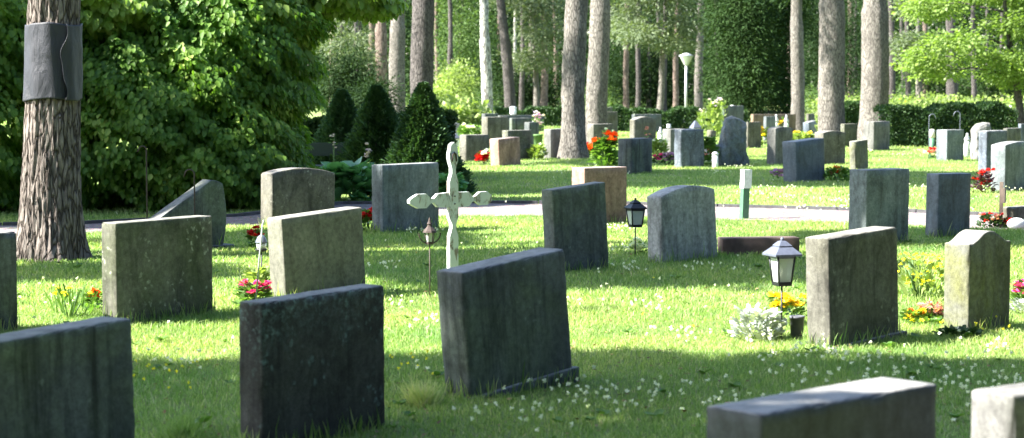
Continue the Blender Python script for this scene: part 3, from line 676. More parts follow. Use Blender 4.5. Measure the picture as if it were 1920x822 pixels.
# street lamp
B_ = gp(1286, 240); pm = ppm(B_.y)
root = empty('street_lamp', B_, 0, 'slim white street lamp with cone-shaped shade at the edge of the wood', 'lamp')
mb = MB(); mb.lathe((0, 0, 0), [(.12, -.05), (.12, .55), (.07, .6)], 12); mb.build('pole_base', M['greymetal'], root)
mb = MB(); mb.tube([(0, 0, .5), (0, 0, Z(122, pm))], [.06, .05], 12); mb.build('pole', M['palemetal'], root)
zt = Z(123, pm)
mb = MB(); mb.lathe((0, 0, zt), [(.07, 0), (.1, .03), (.26, .34), (.28, .36)], 18); mb.build('lamp_shade', M['whitepaint'], root)
mb = MB(); mb.lathe((0, 0, zt), [(.29, .36), (.29, .38), (.1, .47), (.03, .49)], 18); mb.build('lamp_cap', M['whitepaint'], root)
# thin pale green post at the far hedge
B_ = gp(1182, 246); pm = ppm(B_.y); mb = MB(); mb.tube([(0, 0, -.05), (0, 0, Z(207, pm)), (0, 0, Z(205, pm))], [.035, .035, .02], 8)
tag(mb.build('marker_stake', plain('pale_green_paint', (.35, .5, .48)), None, B_), 'thin pale green stake before the far hedge beside the arched headstone', 'stake')
# wooden stake cross at right
B_ = gp(1876, 428); pm = ppm(B_.y); root = empty('small_wooden_cross', B_, 1.25, 'plain brown wooden cross seen nearly edge-on by the path at the right edge', 'cross')
tl = Matrix.Rotation(math.radians(3), 3, 'Y')
mb = MB(); mb.box((.03, 0, Z(385, pm)-.02), (.05, .04, Z(343, pm)+.05), 0, tl); mb.build('post', M['brownwood'], root)
mb = MB(); mb.box((.02, -.035, Z(367, pm)), (.20, .022, .17), 0, tl); mb.build('crossarm', M['brownwood'], root)
# bench
D = 29.8; B_ = gp(598, HOR+EYE*F/D)
root = empty('bench', B_, -.03, 'dark green slatted bench in the shade between the big shrub and the cone spruces', 'bench')
mb = MB(); mb.box((0, .22, .64), (1.25, .035, .2)); mb.build('backrest', M['darkgreenwood'], root)
mb = MB()
for k in range(3): mb.box((0, -.18+.15*k, .38), (1.25, .12, .04))
mb.build('seat', M['darkgreenwood'], root)
for s in (-1, 1):
    mb = MB(); mb.box((s*.52, -.15, .18), (.06, .06, .36)); mb.box((s*.52, .21, .34), (.06, .05, .72)); mb.box((s*.52, .03, .34), (.05, .4, .04)); mb.build('leg', M['blackmetal'], root)
# ---------------------------------------------------------------- small grave goods
def pot(px, yb, ytop, wpx, mat, label, name='flower_pot', D=None, z=0, cat='pot', flare=1.2):
    B_ = gp(px, yb, z) if D is None else at(px, yb, D); pm = ppm(B_.y); h = (yb-ytop)/pm; r = wpx/pm/2
    mb = MB(); mb.lathe((0, 0, 0), [(r/flare*.95, 0), (r/flare, h*.05), (r, h*.9), (r*1.06, h*.9), (r*1.06, h), (r*.85, h), (r*.8, h*.93)], 16)
    return tag(mb.build(name, M[mat], None, B_), label, cat)
def plant(px, yb, wpx, hpx, leaf, nleaf, lsize, blooms, label, name='flowering_plant', cat='flowers', group='flower plantings on the graves', tpl=LEAF, D=None, z=0, upright=.6, flat=False, stems=0, lift=0):
    B_ = gp(px, yb, z) if D is None else at(px, yb, D)
    pm = ppm(B_.y); R, Hh = wpx/pm/2, hpx/pm
    root = empty(name, B_, 0, label, cat, group)
    if nleaf:
        ph, rr = rng.uniform(0, 2*PI, nleaf), np.sqrt(rng.random(nleaf)); zz = rng.random(nleaf)**.8
        prof = np.sqrt(np.clip(1-(zz*.85)**2, .1, 1)) if not flat else np.ones(nleaf)
        P = np.stack([R*rr*prof*np.cos(ph), R*rr*prof*np.sin(ph), lift+Hh*zz*.85], 1)
        out = np.stack([np.cos(ph), np.sin(ph), np.full(nleaf, upright)], 1)+unit(nleaf)*.5
        nm = np.stack([np.cos(ph)*.3, np.sin(ph)*.3, np.ones(nleaf)], 1)+unit(nleaf)*.5
        scatter('foliage', P, out, nm, lsize*rng.uniform(.6, 1.2, nleaf), tpl, M[leaf], root)
    if stems:
        mb = MB()
        for _ in range(stems):
            a_ = random.uniform(0, 2*PI); r_ = R*random.random()*.7
            mb.tube([(r_*.3*math.cos(a_), r_*.3*math.sin(a_), 0), (r_*math.cos(a_), r_*math.sin(a_), Hh*random.uniform(.6, .95))], .005, 5)
        mb.build('stem', M['stem'], root)
    for (pmat, n, sz, z0, z1) in blooms:
        cs = []
        for _ in range(n):
            a_ = random.uniform(0, 2*PI); r_ = R*math.sqrt(random.random())*.95; cs.append((r_*math.cos(a_), r_*math.sin(a_)-R*.1, Hh*random.uniform(z0, z1)+lift))
        k = 12; cs = np.repeat(np.array(cs), k, 0); d = unit(len(cs)); d[:, 2] = np.abs(d[:, 2])*.8+.1
        nm = d*.3+np.array([0, 0, .8])+unit(len(cs))*.5
        scatter('blossom', cs+d*sz*.15, d, nm, sz*rng.uniform(.4, .7, len(cs)), (LEAF[0]*np.array([1.6, 1, 1]), LEAF[1]), M[pmat], root)
    return root
# near / mid flowers
plant(1420, 638, 84, 58, 'silver', 330, .075, [], 'silvery white dusty foliage plant at the foot of the nearest lantern', 'silver_plant', 'plant', tpl=SPRAY, upright=.8)
plant(1478, 612, 70, 52, 'leaf_plant', 120, .05, [('p_yellow', 26, .055, .55, 1.0)], 'bunch of yellow chrysanthemums in a dark pot beside the tall brown-grey headstone', lift=.02)
pot(1494, 635, 592, 28, 'pot', 'dark tapered pot beside the lit side of the tall brown-grey headstone')
plant(1712, 608, 40, 26, 'leaf_plant', 90, .05, [('p_yellow', 12, .05, .4, 1.0), ('p_orange', 3, .04, .5, 1)], 'low cream and yellow begonias right of the tall brown-grey headstone')
plant(1746, 605, 44, 32, 'leaf_plant', 90, .05, [('p_rose', 26, .045, .4, 1.0)], 'low salmon pink begonias between tall and ogee-topped headstones')
plant(1740, 612, 70, 14, 'leaf_plant', 60, .05, [('p_lemon', 6, .035, .5, 1.1)], 'small clump of lemon yellow pansies before the salmon begonias')
plant(1725, 560, 100, 78, 'leaf_lime', 150, .07, [('p_lemon', 60, .024, .35, 1.08)], 'tall yellow flowering weeds behind the begonias', 'wildflower_clump', 'wildflowers', tpl=KITE, upright=1.6, stems=14)
plant(1925, 570, 60, 42, 'leaf_plant', 160, .06, [('p_pink', 20, .05, .5, 1.0), ('p_rose', 8, .05, .5, 1)], 'deep pink flowers at the right edge beside the ogee-topped headstone')
plant(1925, 590, 50, 26, 'silver', 120, .06, [], 'grey woolly foliage under the deep pink flowers', 'silver_plant', 'plant', tpl=SPRAY)
plant(476, 578, 60, 48, 'leaf_plant', 160, .07, [('p_pink', 13, .06, .5, 1.0)], 'bright magenta flowers behind the lichen-topped dark headstone')
plant(482, 560, 50, 60, 'leaf_lime', 120, .07, [], 'lime green leaves beside the slanted pole', 'leafy_plant', 'plant')
plant(477, 468, 26, 38, 'leaf_plant', 60, .06, [('p_red', 9, .07, .6, 1.0)], 'dark red flower head showing left of the smooth pale headstone')
plant(686, 437, 34, 46, 'leaf_plant', 120, .07, [('p_red', 16, .065, .45, 1.0)], 'red geraniums between the smooth pale and the blue-grey headstones')
plant(1196, 477, 30, 26, 'leaf_plant', 30, .05, [('p_white', 10, .07, .3, .9)], 'small white flowers at the stake of the black lantern')
plant(1800, 632, 80, 12, 'leaf_hedge', 150, .05, [('p_white', 5, .03, .6, 1)], 'low dark clump with tiny white blooms before the ogee-topped headstone', 'leafy_plant', 'plant')
plant(180, 585, 40, 42, 'leaf_plant', 60, .07, [('p_orange', 4, .05, .6, .95), ('p_white', 2, .04, .4, .8)], 'orange and white blooms at the lit edge of the green-grey headstone')
plant(130, 596, 100, 46, 'leaf_plant', 90, .09, [('p_lemon', 7, .035, .85, 1.15)], 'tall weeds with yellow buttercups left of the green-grey headstone', 'wildflower_clump', 'wildflowers', tpl=NEEDLE, upright=2.4, stems=6)
plant(1858, 428, 44, 26, 'leaf_hedge', 160, .06, [('p_rose', 6, .06, .5, 1), ('p_red', 5, .05, .5, 1)], 'dark mat of red and pink flowers by the small wooden cross')
plant(1888, 428, 20, 20, 'leaf_hedge', 40, .05, [('p_red', 6, .06, .3, .9)], 'crimson flowers at the foot of the wedge-shaped stone')
plant(1842, 362, 40, 42, 'darkleaf', 110, .09, [('p_red', 12, .075, .3, 1.0)], 'red begonias with bronze leaves before the round-topped blue-grey headstone')
plant(1458, 339, 26, 18, 'leaf_plant', 30, .06, [('p_purple', 7, .10, .4, 1.0)], 'small mauve flowers left of the leaning slate-blue headstone')
plant(1570, 340, 46, 26, 'leaf_plant', 160, .09, [('p_orange', 6, .09, .6, 1.0), ('p_rose', 3, .07, .3, .8)], 'orange marigolds between slate-blue and narrow green headstones')
plant(905, 309, 22, 26, 'leaf_plant', 30, .08, [('p_red', 10, .14, .25, .8), ('p_white', 3, .12, .7, .9)], 'red and white flowers left of the reddish tilted headstone')
plant(1747, 300, 26, 20, 'leaf_plant', 20, .08, [('p_white', 8, .12, .3, .8), ('p_red', 3, .14, .5, .95)], 'white and red flowers under the white-topped candle')
plant(1110, 296, 24, 22, 'leaf_plant', 60, .12, [('p_orange', 7, .16, .5, 1.1), ('p_red', 3, .14, .6, 1)], 'orange-red poppies right against the brightest pine')
plant(1135, 314, 46, 60, 'leaf_plant', 420, .14, [('p_orange', 5, .17, .65, 1.0)], 'leafy perennial with orange blooms left of the dark plain headstone', stems=10)
plant(1140, 308, 22, 72, 'leaf_lime', 130, .10, [('p_white', 10, .07, .5, 1.0)], 'white flower spikes rising above the leafy orange-flowered perennial', tpl=KITE, upright=1.5)
plant(1214, 300, 14, 62, 'leaf_plant', 30, .1, [('p_rose', 8, .055, .6, 1.0)], 'pink flower spike just above the dark plain headstone', stems=4)
plant(1236, 297, 30, 38, 'leaf_lime', 160, .13, [('p_white', 8, .09, .4, .9)], 'pale green plant with white blooms beside the sunlit-sided headstone')
plant(1252, 312, 34, 24, 'leaf_hedge', 90, .08, [('p_purple', 20, .07, .4, 1.0)], 'mauve heather mound before the rough black headstone')
plant(1232, 312, 18, 22, 'leaf_hedge', 50, .08, [('p_pink', 8, .08, .5, 1.0)], 'rose pink heather beside the dark plain headstone')
plant(1008, 300, 34, 28, 'leaf_lime', 170, .12, [('p_white', 9, .09, .4, 1.0)], 'white-flowered leafy clump under the hanging pot')
plant(1326, 312, 30, 60, 'leaf_plant', 200, .14, [('p_rose', 4, .08, .3, .7)], 'green climber between rough black headstone and blue boulder', 'leafy_plant', 'plant')
plant(1338, 262, 22, 75, 'leaf_lime', 190, .2, [('p_lilac', 7, .09, .8, 1.05)], 'tall pale hollyhocks behind the planter beside the blue boulder', 'hollyhock', 'plant', tpl=KITE, upright=1.2, stems=5)
plant(1315, 258, 14, 55, 'leaf_lime', 80, .17, [('p_lilac', 6, .08, .8, 1.0)], 'slimmer hollyhock just left of the tall ones', 'hollyhock', 'plant', tpl=KITE, upright=1.2, stems=3)
plant(1354, 258, 16, 72, 'leaf_lime', 90, .17, [('p_lilac', 2, .12, .9, 1.0)], 'green hollyhock stem right above the blue boulder shoulder', 'hollyhock', 'plant', tpl=KITE, upright=1.2, stems=3)
plant(1505, 272, 42, 24, 'leaf_lime', 190, .16, [('p_yellow', 4, .1, .7, 1)], 'light green leafy plants behind the leaning slate-blue headstone', 'leafy_plant', 'plant')
plant(1537, 262, 12, 34, 'leaf_lime', 50, .16, [], 'yellow-green sprig against the grey-barked pine', 'leafy_plant', 'plant', upright=1.4)
plant(1430, 276, 14, 34, 'leaf_lime', 60, .16, [('p_yellow', 6, .16, .5, 1)], 'yellow flowers left of the pale arched headstone')
plant(880, 259, 42, 24, 'leaf_plant', 200, .15, [('p_white', 14, .13, .6, 1.0)], 'white-flowered shrub behind the broad grey headstone')
plant(1630, 287, 20, 5, 'leaf_plant', 20, .05, [('p_white', 6, .07, .4, 1)], 'tiny white daisies at the foot of the square headstone by the pine')
plant(1008, 262, 22, 34, 'leaf_plant', 60, .1, [('p_lilac', 12, .11, .35, 1.1), ('p_purple', 5, .1, .3, 1)], 'lilac petunias spilling from the greenish pot', z=0, D=None, lift=.25)
pot(1009, 284, 252, 17, 'stem', 'greenish tall pot holding the lilac petunias')
plant(600, 285, 26, 44, 'leaf_spruce', 40, .1, [('p_lilac', 0, .1, 0, 1)][:0], 'dark seedling beside the bench', 'leafy_plant', 'plant') if False else None
# candles, vases
def candle(px, yb, yt, wpx, label, top='wax', low=None, ymid=None, D=None):
    B_ = gp(px, yb) if D is None else at(px, yb, D); pm = ppm(B_.y); r = wpx/pm/2; h = (yb-yt)/pm
    root = empty('grave_candle', B_, 0, label, 'candle', 'grave candles')
    if low:
        hm = (yb-ymid)/pm; mb = MB(); mb.lathe((0, 0, 0), [(r, 0), (r, hm)], 12); mb.build('holder', M[low], root)
        mb = MB(); mb.lathe((0, 0, hm+.002), [(r*1.05, 0), (r*1.05, h-hm-.03), (r*.7, h-hm)], 12); mb.build('candle', M[top], root)
    else:
        mb = MB(); mb.lathe((0, 0, 0), [(r*.9, 0), (r, h*.1), (r, h*.8)], 12); mb.build('candle', M[top], root)
        mb = MB(); mb.lathe((0, 0, h*.8), [(r*1.15, 0), (r*1.15, h*.1), (r*.5, h*.2)], 12); mb.build('cap', M['palemetal'], root)
candle(1747, 298, 243, 10, 'white-topped dark green grave candle on a post beside the squat grey headstone', 'wax', 'greenpaint', 259)
def on_top(key, px, yt, wpx, label, fn=candle, **kw):
    o, w, t, h, ctr, th = STONES[key]; Y = ctr.y; d = ray(px, 300)
    pm = ppm(Y); yb = HOR+(EYE-h)*pm
    return Y, yb-1
for key, px, yt, wpx, lab in [('G30', 1254, 233, 8, 'small pale blue candle standing on the headstone beside the rough black one'),
                              ('G39b', 962, 200, 12, 'white lantern on top of the long low dark family stone'),
                              ('G45', 1373, 199, 6, 'tiny white ornament on the tall dark slab behind the boulder'),
                              ('G48', 1895, 197, 7, 'small white candle on the far dark headstone by the hedge')]:
    Y, yb = on_top(key, px, yt, wpx, lab)
    candle(px, yb, yt, wpx, lab, 'whitepaint', D=Y)
def jar(px, yb, yt, wpx, label, mat='glass', D=None):
    B_ = gp(px, yb) if D is None else at(px, yb, D); pm = ppm(B_.y); r = wpx/pm/2; h = (yb-yt)/pm
    root = empty('glass_lantern', B_, 0, label, 'lantern', 'lanterns on the graves')
    mb = MB(); mb.lathe((0, 0, 0), [(r*.6, 0), (r, h*.15), (r, h*.55), (r*.75, h*.7)], 12); mb.build('glass_body', M[mat], root)
    mb = MB(); mb.lathe((0, 0, h*.7), [(r*.85, 0), (r*.9, h*.06), (r*.35, h*.2), (r*.3, h*.3)], 12); mb.build('lid', M['palemetal'], root)
    mb = MB(); mb.lathe((0, 0, -.02), [(r*.7, -.02), (r*.8, .02)], 12); mb.build('foot', M['greymetal'], root)
jar(1813, 297, 250, 13, 'clear glass lantern standing between the squat grey headstone and pale boulder')
jar(1238, 282, 239, 11, 'clear glass grave lantern left of the sunlit-sided headstone')
jar(1455, 262, 215, 11, 'greenish glass lantern behind the pale arched headstone')
jar(1474, 262, 216, 10, 'white glass jar behind the pale arched headstone, right of yellow flowers')
plant(1465, 262, 14, 46, 'leaf_plant', 10, .08, [('p_yellow', 5, .09, .6, .85)], 'yellow bouquet between two glass jars behind the pale arched headstone')
def roof_lantern(px, yb, yt, wpx, label):
    B_ = gp(px, yb); pm = ppm(B_.y); w = wpx/pm; h = (yb-yt)/pm
    root = empty('grave_lantern', B_, .4, label, 'lantern', 'lanterns on the graves')
    mb = MB(); mb.box((0, 0, h*.3), (w*.6, w*.6, h*.62)); mb.build('lantern_body', M['whitepaint'], root)
    mb = MB(); mb.lathe((0, 0, h*.6), [(w*.62, 0), (w*.6, .03), (w*.12, h*.4)], 4, False, PI/4); mb.build('roof', M['greymetal'], root)
    mb = MB(); mb.box((0, -w*.305, h*.32), (w*.34, .012, h*.36)); mb.build('pane', M['glass'], root)
roof_lantern(855, 275, 251, 15, 'white house-shaped lantern beside the right cone spruce')
roof_lantern(1304, 262, 227, 20, 'lantern with pale blue pyramid roof behind the rough black headstone')
# box planter by the boulder
B_ = gp(1337, 304); pm = ppm(B_.y); mb = MB(); mb.box((0, 0, Z(272, pm)/2), (.28, .3, Z(272, pm)+.02), .5, None, 1.1)
tag(mb.build('flower_pot', M['palegrey'], None, B_), 'pale square planter squeezed left of the blue boulder', 'pot')
candle(1341, 315, 285, 11, 'white grave candle at the foot of the blue boulder', 'whitepaint')
mb = MB(); mb.ball((0, 0, .06), .1, 12, 8, (1.1, .6, .7)); tag(mb.build('white_stone', M['whitepaint'], None, gp(1906, 430)), 'small white painted stone under the wedge-shaped grave stone', 'stone')
# hostas beside the path
plant(657, 377, 100, 66, 'leaf_hosta', 420, .27, [], 'broad-leaved hosta clump at the path kerb before the cone spruces', 'hosta', 'plant', upright=.35)
plant(692, 372, 34, 58, 'leaf_plant', 110, .2, [('p_lilac', 0, .1, 0, 1)][:0], 'yellow-green hosta beside the kerb just left of the blue-grey headstone', 'hosta', 'plant', upright=.8)
plant(692, 362, 12, 92, 'leaf_plant', 6, .08, [('p_lilac', 7, .055, .72, 1.0)], 'lilac hosta flower stalks rising above the broad leaves', 'hosta_flower', 'flowers', stems=3)
plant(627, 362, 12, 118, 'leaf_plant', 6, .08, [('p_lilac', 6, .04, .7, 1.0)], 'faint lilac flower stalk against the dark cone spruce', 'hosta_flower', 'flowers', stems=3)
plant(842, 372, 34, 40, 'leaf_hosta', 160, .2, [], 'small hosta at the foot of the right cone spruce', 'hosta', 'plant', upright=.35)
# clover heads
def clover(name, zones, mat, size):
    P = []
    for (x0, x1, y0, y1, n) in zones:
        for _ in range(n//2):
            q = gp(random.uniform(x0, x1), random.uniform(y0, y1)); P.append((q.x, q.y, random.uniform(.05, .085)))
        # some drifts
        for _ in range(max(1, n//9)):
            q = gp(random.uniform(x0, x1), random.uniform(y0, y1))
            for _ in range(14): P.append((q.x+random.gauss(0, .12), q.y+random.gauss(0, .2), random.uniform(.05, .09)))
    P = np.array(P); k = 16; P = np.repeat(P, k, 0); d = unit(len(P))
    return tag(scatter(name, P, d, unit(len(P)), size*rng.uniform(.6, 1, len(P)), KITE, M[mat], None), kind='stuff')
clover('clover_flowers', [(1400, 1920, 660, 760, 75), (940, 1400, 720, 822, 48), (700, 1500, 560, 660, 50), (1080, 1500, 490, 560, 30), (700, 1200, 430, 480, 40),
                          (1400, 1920, 345, 385, 130), (900, 1900, 385, 404, 40), (600, 1100, 500, 545, 14), (20, 190, 530, 620, 10), (240, 445, 600, 760, 10), (1000, 1500, 300, 345, 40),
                          (1100, 1900, 270, 300, 60), (860, 1500, 640, 720, 14), (1770, 1920, 760, 822, 8)], 'p_white', .017)
clover('hawkbit_flowers', [(1000, 1900, 420, 545, 10), (245, 445, 640, 760, 6), (720, 830, 660, 720, 5), (860, 1900, 600, 700, 6)], 'p_lemon', .013)
def weeds():
    P, d, s_, nm = [], [], [], []
    for _ in range(170):
        q = gp(random.uniform(0, 1900), random.choice([random.uniform(640, 900), random.uniform(430, 640)])); r = random.uniform(.03, .07)
        for k in range(random.randint(5, 9)):
            a_ = random.uniform(0, 2*PI); P.append((q.x, q.y, .015)); d.append((math.cos(a_), math.sin(a_), random.uniform(.25, .8))); s_.append(r*random.uniform(.7, 1.2)); nm.append((random.uniform(-.3, .3), random.uniform(-.3, .3), 1))
    tag(scatter('lawn_weeds', np.array(P), np.array(d), np.array(nm, float), np.array(s_), LEAF, M['leaf_plant'], None), kind='stuff')
weeds()
n_ = 1500; q_ = [gp(random.uniform(-60, 1980), random.uniform(400, 1000)**1.0) for _ in range(n_)]
P_ = np.array([(q.x, q.y, random.uniform(.012, .035)) for q in q_]); d_ = unit(n_); d_[:, 2] *= .2
tag(scatter('fallen_leaves', P_, d_, np.tile([0, 0, 1.0], (n_, 1))+unit(n_)*.3, rng.uniform(.012, .035, n_), LEAF, leaf_mat('dry_leaf', (.10, .06, .03), (.3, .2, .1), .2, .7, .2), None), kind='stuff')
# long tufts round the stones, and the straw tuft
def tufts():
    P, S_ = [], []
    for key, (o, w, t, h, ctr, th) in STONES.items():
        if ctr.y > 26 or key in ('G1', 'G4', 'G5'): continue
        n = int(170*w); c, s = math.cos(th), math.sin(th)
        for _ in range(n):
            if random.random() < .7: u, v = random.uniform(-w/2, w/2), -t/2-abs(random.gauss(0, .025))-.005
            else: u, v = -w/2-abs(random.gauss(0, .02))-.005, random.uniform(-t/2, t/2)
            P.append((ctr.x+c*u-s*v, ctr.y+s*u+c*v, 0)); S_.append(random.uniform(.05, .13)*(1.6 if random.random() < .06 else 1))
    P = np.array(P); d = np.tile([0, 0, 1.0], (len(P), 1))+unit(len(P))*.35
    tag(scatter('grass_tufts', P, d, unit(len(P)), np.array(S_), (np.array([(-.03, 0, 0), (.03, 0, 0), (.02, .6, .05), (0, 1, .2), (-.02, .6, .05)]), [(0, 1, 2, 4), (4, 2, 3)]), M['grass'], None), kind='stuff')
tufts()
def tuft(px, yb, wpx, hpx, n, label, name='grass_tuft', tone=(.7, 1)):
    B_ = gp(px, yb); pm = ppm(B_.y); P = np.stack([rng.normal(0, wpx/pm/7, n), rng.normal(0, wpx/pm/7, n), np.zeros(n)], 1)
    a_ = rng.uniform(0, 2*PI, n); d = np.stack([np.cos(a_)*.6, np.sin(a_)*.6, np.ones(n)], 1)+unit(n)*.2
    o = scatter(name, P, d, unit(n), hpx/pm*rng.uniform(.5, 1.1, n), (np.array([(-.012, 0, 0), (.012, 0, 0), (.012, .5, .06), (.004, 1, .3), (-.012, .5, .06)]), [(0, 1, 2, 4), (4, 2, 3)]), M['grass'], None, rnd=rng.uniform(*tone, n))
    o.location = B_; return tag(o, label, 'grass')
tuft(793, 762, 95, 62, 380, 'tall straw-coloured grass tuft at the foot of the big leaning dark headstone')
tuft(345, 822, 170, 50, 420, 'broad rank tuft of long grass between the two nearest dark headstones', tone=(0, .6))
# ---------------------------------------------------------------- trees
def trunk(root, path, radii, mat, seg=24, disp=.012, freq=9, hi=0, name='trunk'):
    V = []; ns = len(path)
    for i, (p, r) in enumerate(zip(path, radii)):
        for k in range(seg):
            a_ = 2*PI*k/seg; d = Vector((math.cos(a_), math.sin(a_), 0)); q = Vector(p)+d*r
            dd = (mn.noise(Vector((q.x*freq, q.y*freq, q.z*freq*.35)))*disp*2+abs(mn.noise(Vector((q.x*freq*2.3, q.y*freq*2.3, q.z*freq*.7))))*disp*1.6)
            V.append(q+d*dd)
    fs = [(i*seg+k, i*seg+(k+1) % seg, (i+1)*seg+(k+1) % seg, (i+1)*seg+k) for i in range(ns-1) for k in range(seg)]
    fs.append(tuple(range((ns-1)*seg, ns*seg)))
    b = MB(); b.add(V, fs, True); return b.build(name, M[mat], root)
def clumps(P0, m, spread, flat, n_dirs_up=.2):
    k = len(P0); P = np.repeat(P0, m, 0)+rng.normal(size=(k*m, 3))*np.array([spread, spread, spread*flat])
    return P
def ell(c, r, n, bias=.45):
    d = unit(n); lump = 1+.16*np.sin(d[:, 0]*5.1+c[0])*np.sin(d[:, 1]*4.3+c[1])+.14*np.sin(d[:, 2]*7+d[:, 0]*6+c[0])
    rad = (rng.random(n)**bias)*lump
    return np.array(c)+d*rad[:, None]*np.array(r), d
def crown(root, ells, nclump, m, spread, flat, size, leaf, tpl=KITE, droop=.2, bias=.45, name='crown', limbs=None, mode='leaf'):
    """ells: list of (centre, radii) relative to root; clumps of leaves fill them unevenly"""
    vol = np.array([max(.01, r[0]*r[1]*r[2])**.67 for _, r in ells]); vol /= vol.sum(); Ps, Ds, Rs = [], [], []
    for (c, r), w_ in zip(ells, vol):
        n = max(3, int(nclump*w_)); P0, d0 = ell(c, r, n, bias)
        P = clumps(P0, m, spread, flat); d = np.repeat(d0, m, 0)
        off = P-np.repeat(P0, m, 0); off = off/(np.linalg.norm(off, axis=1, keepdims=True)+1e-6)
        Ps.append(P); Ds.append(off*.9+d*.3+unit(len(P))*.5-np.array([0, 0, droop])); Rs.append(np.clip(np.repeat(rng.random(n), m)*.5+rng.random(len(P))*.5, 0, 1))
    P, d, r_ = np.concatenate(Ps), np.concatenate(Ds), np.concatenate(Rs)
    nm = np.tile([0, 0, 1.0], (len(P), 1))+unit(len(P))*.7
    return scatter(name, P, d, nm, size*rng.uniform(.6, 1.2, len(P)), tpl, M[leaf], root, rnd=r_)
def limbs(root, starts_ends, r0, mat, name='branch'):
    for a_, b_ in starts_ends:
        a_, b_ = Vector(a_), Vector(b_); mid = a_.lerp(b_, .5)+Vector((random.gauss(0, .1), random.gauss(0, .1), (b_-a_).length*.08))
        mb = MB(); mb.tube([a_, a_.lerp(mid, .5), mid, b_], [r0, r0*.8, r0*.6, r0*.2], 7); mb.build(name, M[mat], root)
def pine(xt, xb, D, wpx, mat, label, flare=1.35, height=15, crown_z=None, cr=2.4, seg=18, hi=False, name='pine_tree', cat='tree', group='pine trees among the graves', disp=.014, cden=70, leaf='leaf_pine', stubs=0):
    base = gp(xb, HOR+EYE*F/D); pm = ppm(D); topx = at(xt, 0, D); sl_ = (topx.x-base.x)/topx.z; r = wpx/pm/2
    root = empty(name, base, 0, label, cat, group)
    step = .05 if hi else .25; zs = list(np.arange(-.1, 3.6 if hi else min(height, topx.z+2), step)); z = zs[-1]
    while z < height: z += .8; zs.append(z)
    wob = random.uniform(0, 6)
    path = [(sl_*z+.035*math.sin(z*.9+wob)*min(1, max(z, 0)/2), .02*math.sin(z*.7+wob), z) for z in zs]
    rad = [r*(1+(flare-1)*math.exp(-max(z, 0)/.28))*(1.06-.045*z/2.5 if z < 4 else max(.35, 1.0-.035*z)) for z in zs]
    trunk(root, path, rad, mat, seg, disp)
    if crown_z:
        cz_ = crown_z; tx = sl_*height
        ells = [((tx+random.uniform(-.9, .9), random.uniform(-.9, .9), cz_+k*1.5), (cr*random.uniform(.5, .9), cr*random.uniform(.5, .9), .7)) for k in range(4)]
        crown(root, ells, cden, 26, .28, .55, .24, leaf, SPRAY, .05)
        limbs(root, [((sl_*(c[2]-.6), 0, c[2]-.6), c) for c, _ in ells], .07, mat)
    for _ in range(stubs):
        z = random.uniform(2.0, topx.z+1.0); a_ = random.uniform(0, 2*PI); L_ = random.uniform(.3, 1.2)
        mb = MB(); mb.tube([(sl_*z, 0, z), (sl_*z+L_*.5*math.cos(a_), L_*.5*math.sin(a_), z+.03), (sl_*z+L_*math.cos(a_), L_*math.sin(a_), z-.1)], [.03, .02, .008], 5); mb.build('branch', M[mat], root)
    return root
# near pine with the cloth
D0 = 17.9; base = gp(93, HOR+EYE*F/D0)
root = empty('pine_tree', base, 0, 'big rugged pine trunk close by, wrapped in dark cloth', 'tree', 'pine trees among the graves')
zs = list(np.arange(-.1, 3.8, .022)); z = zs[-1]
while z < 13: z += .7; zs.append(z)
def r0(z): return (.245-.013*max(z, 0))+.085*math.exp(-max(z, 0)/.35) if z < 4 else max(.1, .2-.009*z)
def c0(z): return (.035*z, 0)
seg = 150; V = []
def barkd(q, a_):
    s_ = Vector((math.cos(a_)*2.6, math.sin(a_)*2.6, q.z*1.15))
    w_ = mn.noise_vector(s_*1.3)*.45; p_ = s_+w_
    v1 = abs(mn.noise(Vector((p_.x*2.1, p_.y*2.1, p_.z*1.1)))); v2 = abs(mn.noise(Vector((p_.x*4.7+9, p_.y*4.7, p_.z*2.9))))
    return min(v1*3.2, 1)*.022+min(v2*2.6, 1)*.009+mn.noise(s_*16)*.003
for z in zs:
    cx_, cy_ = c0(z)
    for k in range(seg):
        a_ = 2*PI*k/seg; d = Vector((math.cos(a_), math.sin(a_), 0)); q = Vector((cx_, cy_, z))+d*r0(z)
        but = .05*math.exp(-max(z, 0)/.25)*math.sin(a_*5+1)
        V.append(q+d*(barkd(Vector((q.x, q.y, z)), a_)+but))
ns = len(zs); fs = [(i*seg+k, i*seg+(k+1) % seg, (i+1)*seg+(k+1) % seg, (i+1)*seg+k) for i in range(ns-1) for k in range(seg)]+[tuple(range((ns-1)*seg, ns*seg))]
b = MB(); b.add(V, fs, True); b.build('trunk', M['bark'], root)
ells = [((.45+random.uniform(-.7, .7), random.uniform(-.7, .7), 9.5+k*1.0), (random.uniform(.9, 1.6), random.uniform(.9, 1.6), .6)) for k in range(5)]
crown(root, ells, 90, 26, .25, .55, .2, 'leaf_pine', SPRAY, .05)
limbs(root, [((.035*(c[2]-.5), 0, c[2]-.5), c) for c, _ in ells], .06, 'bark')
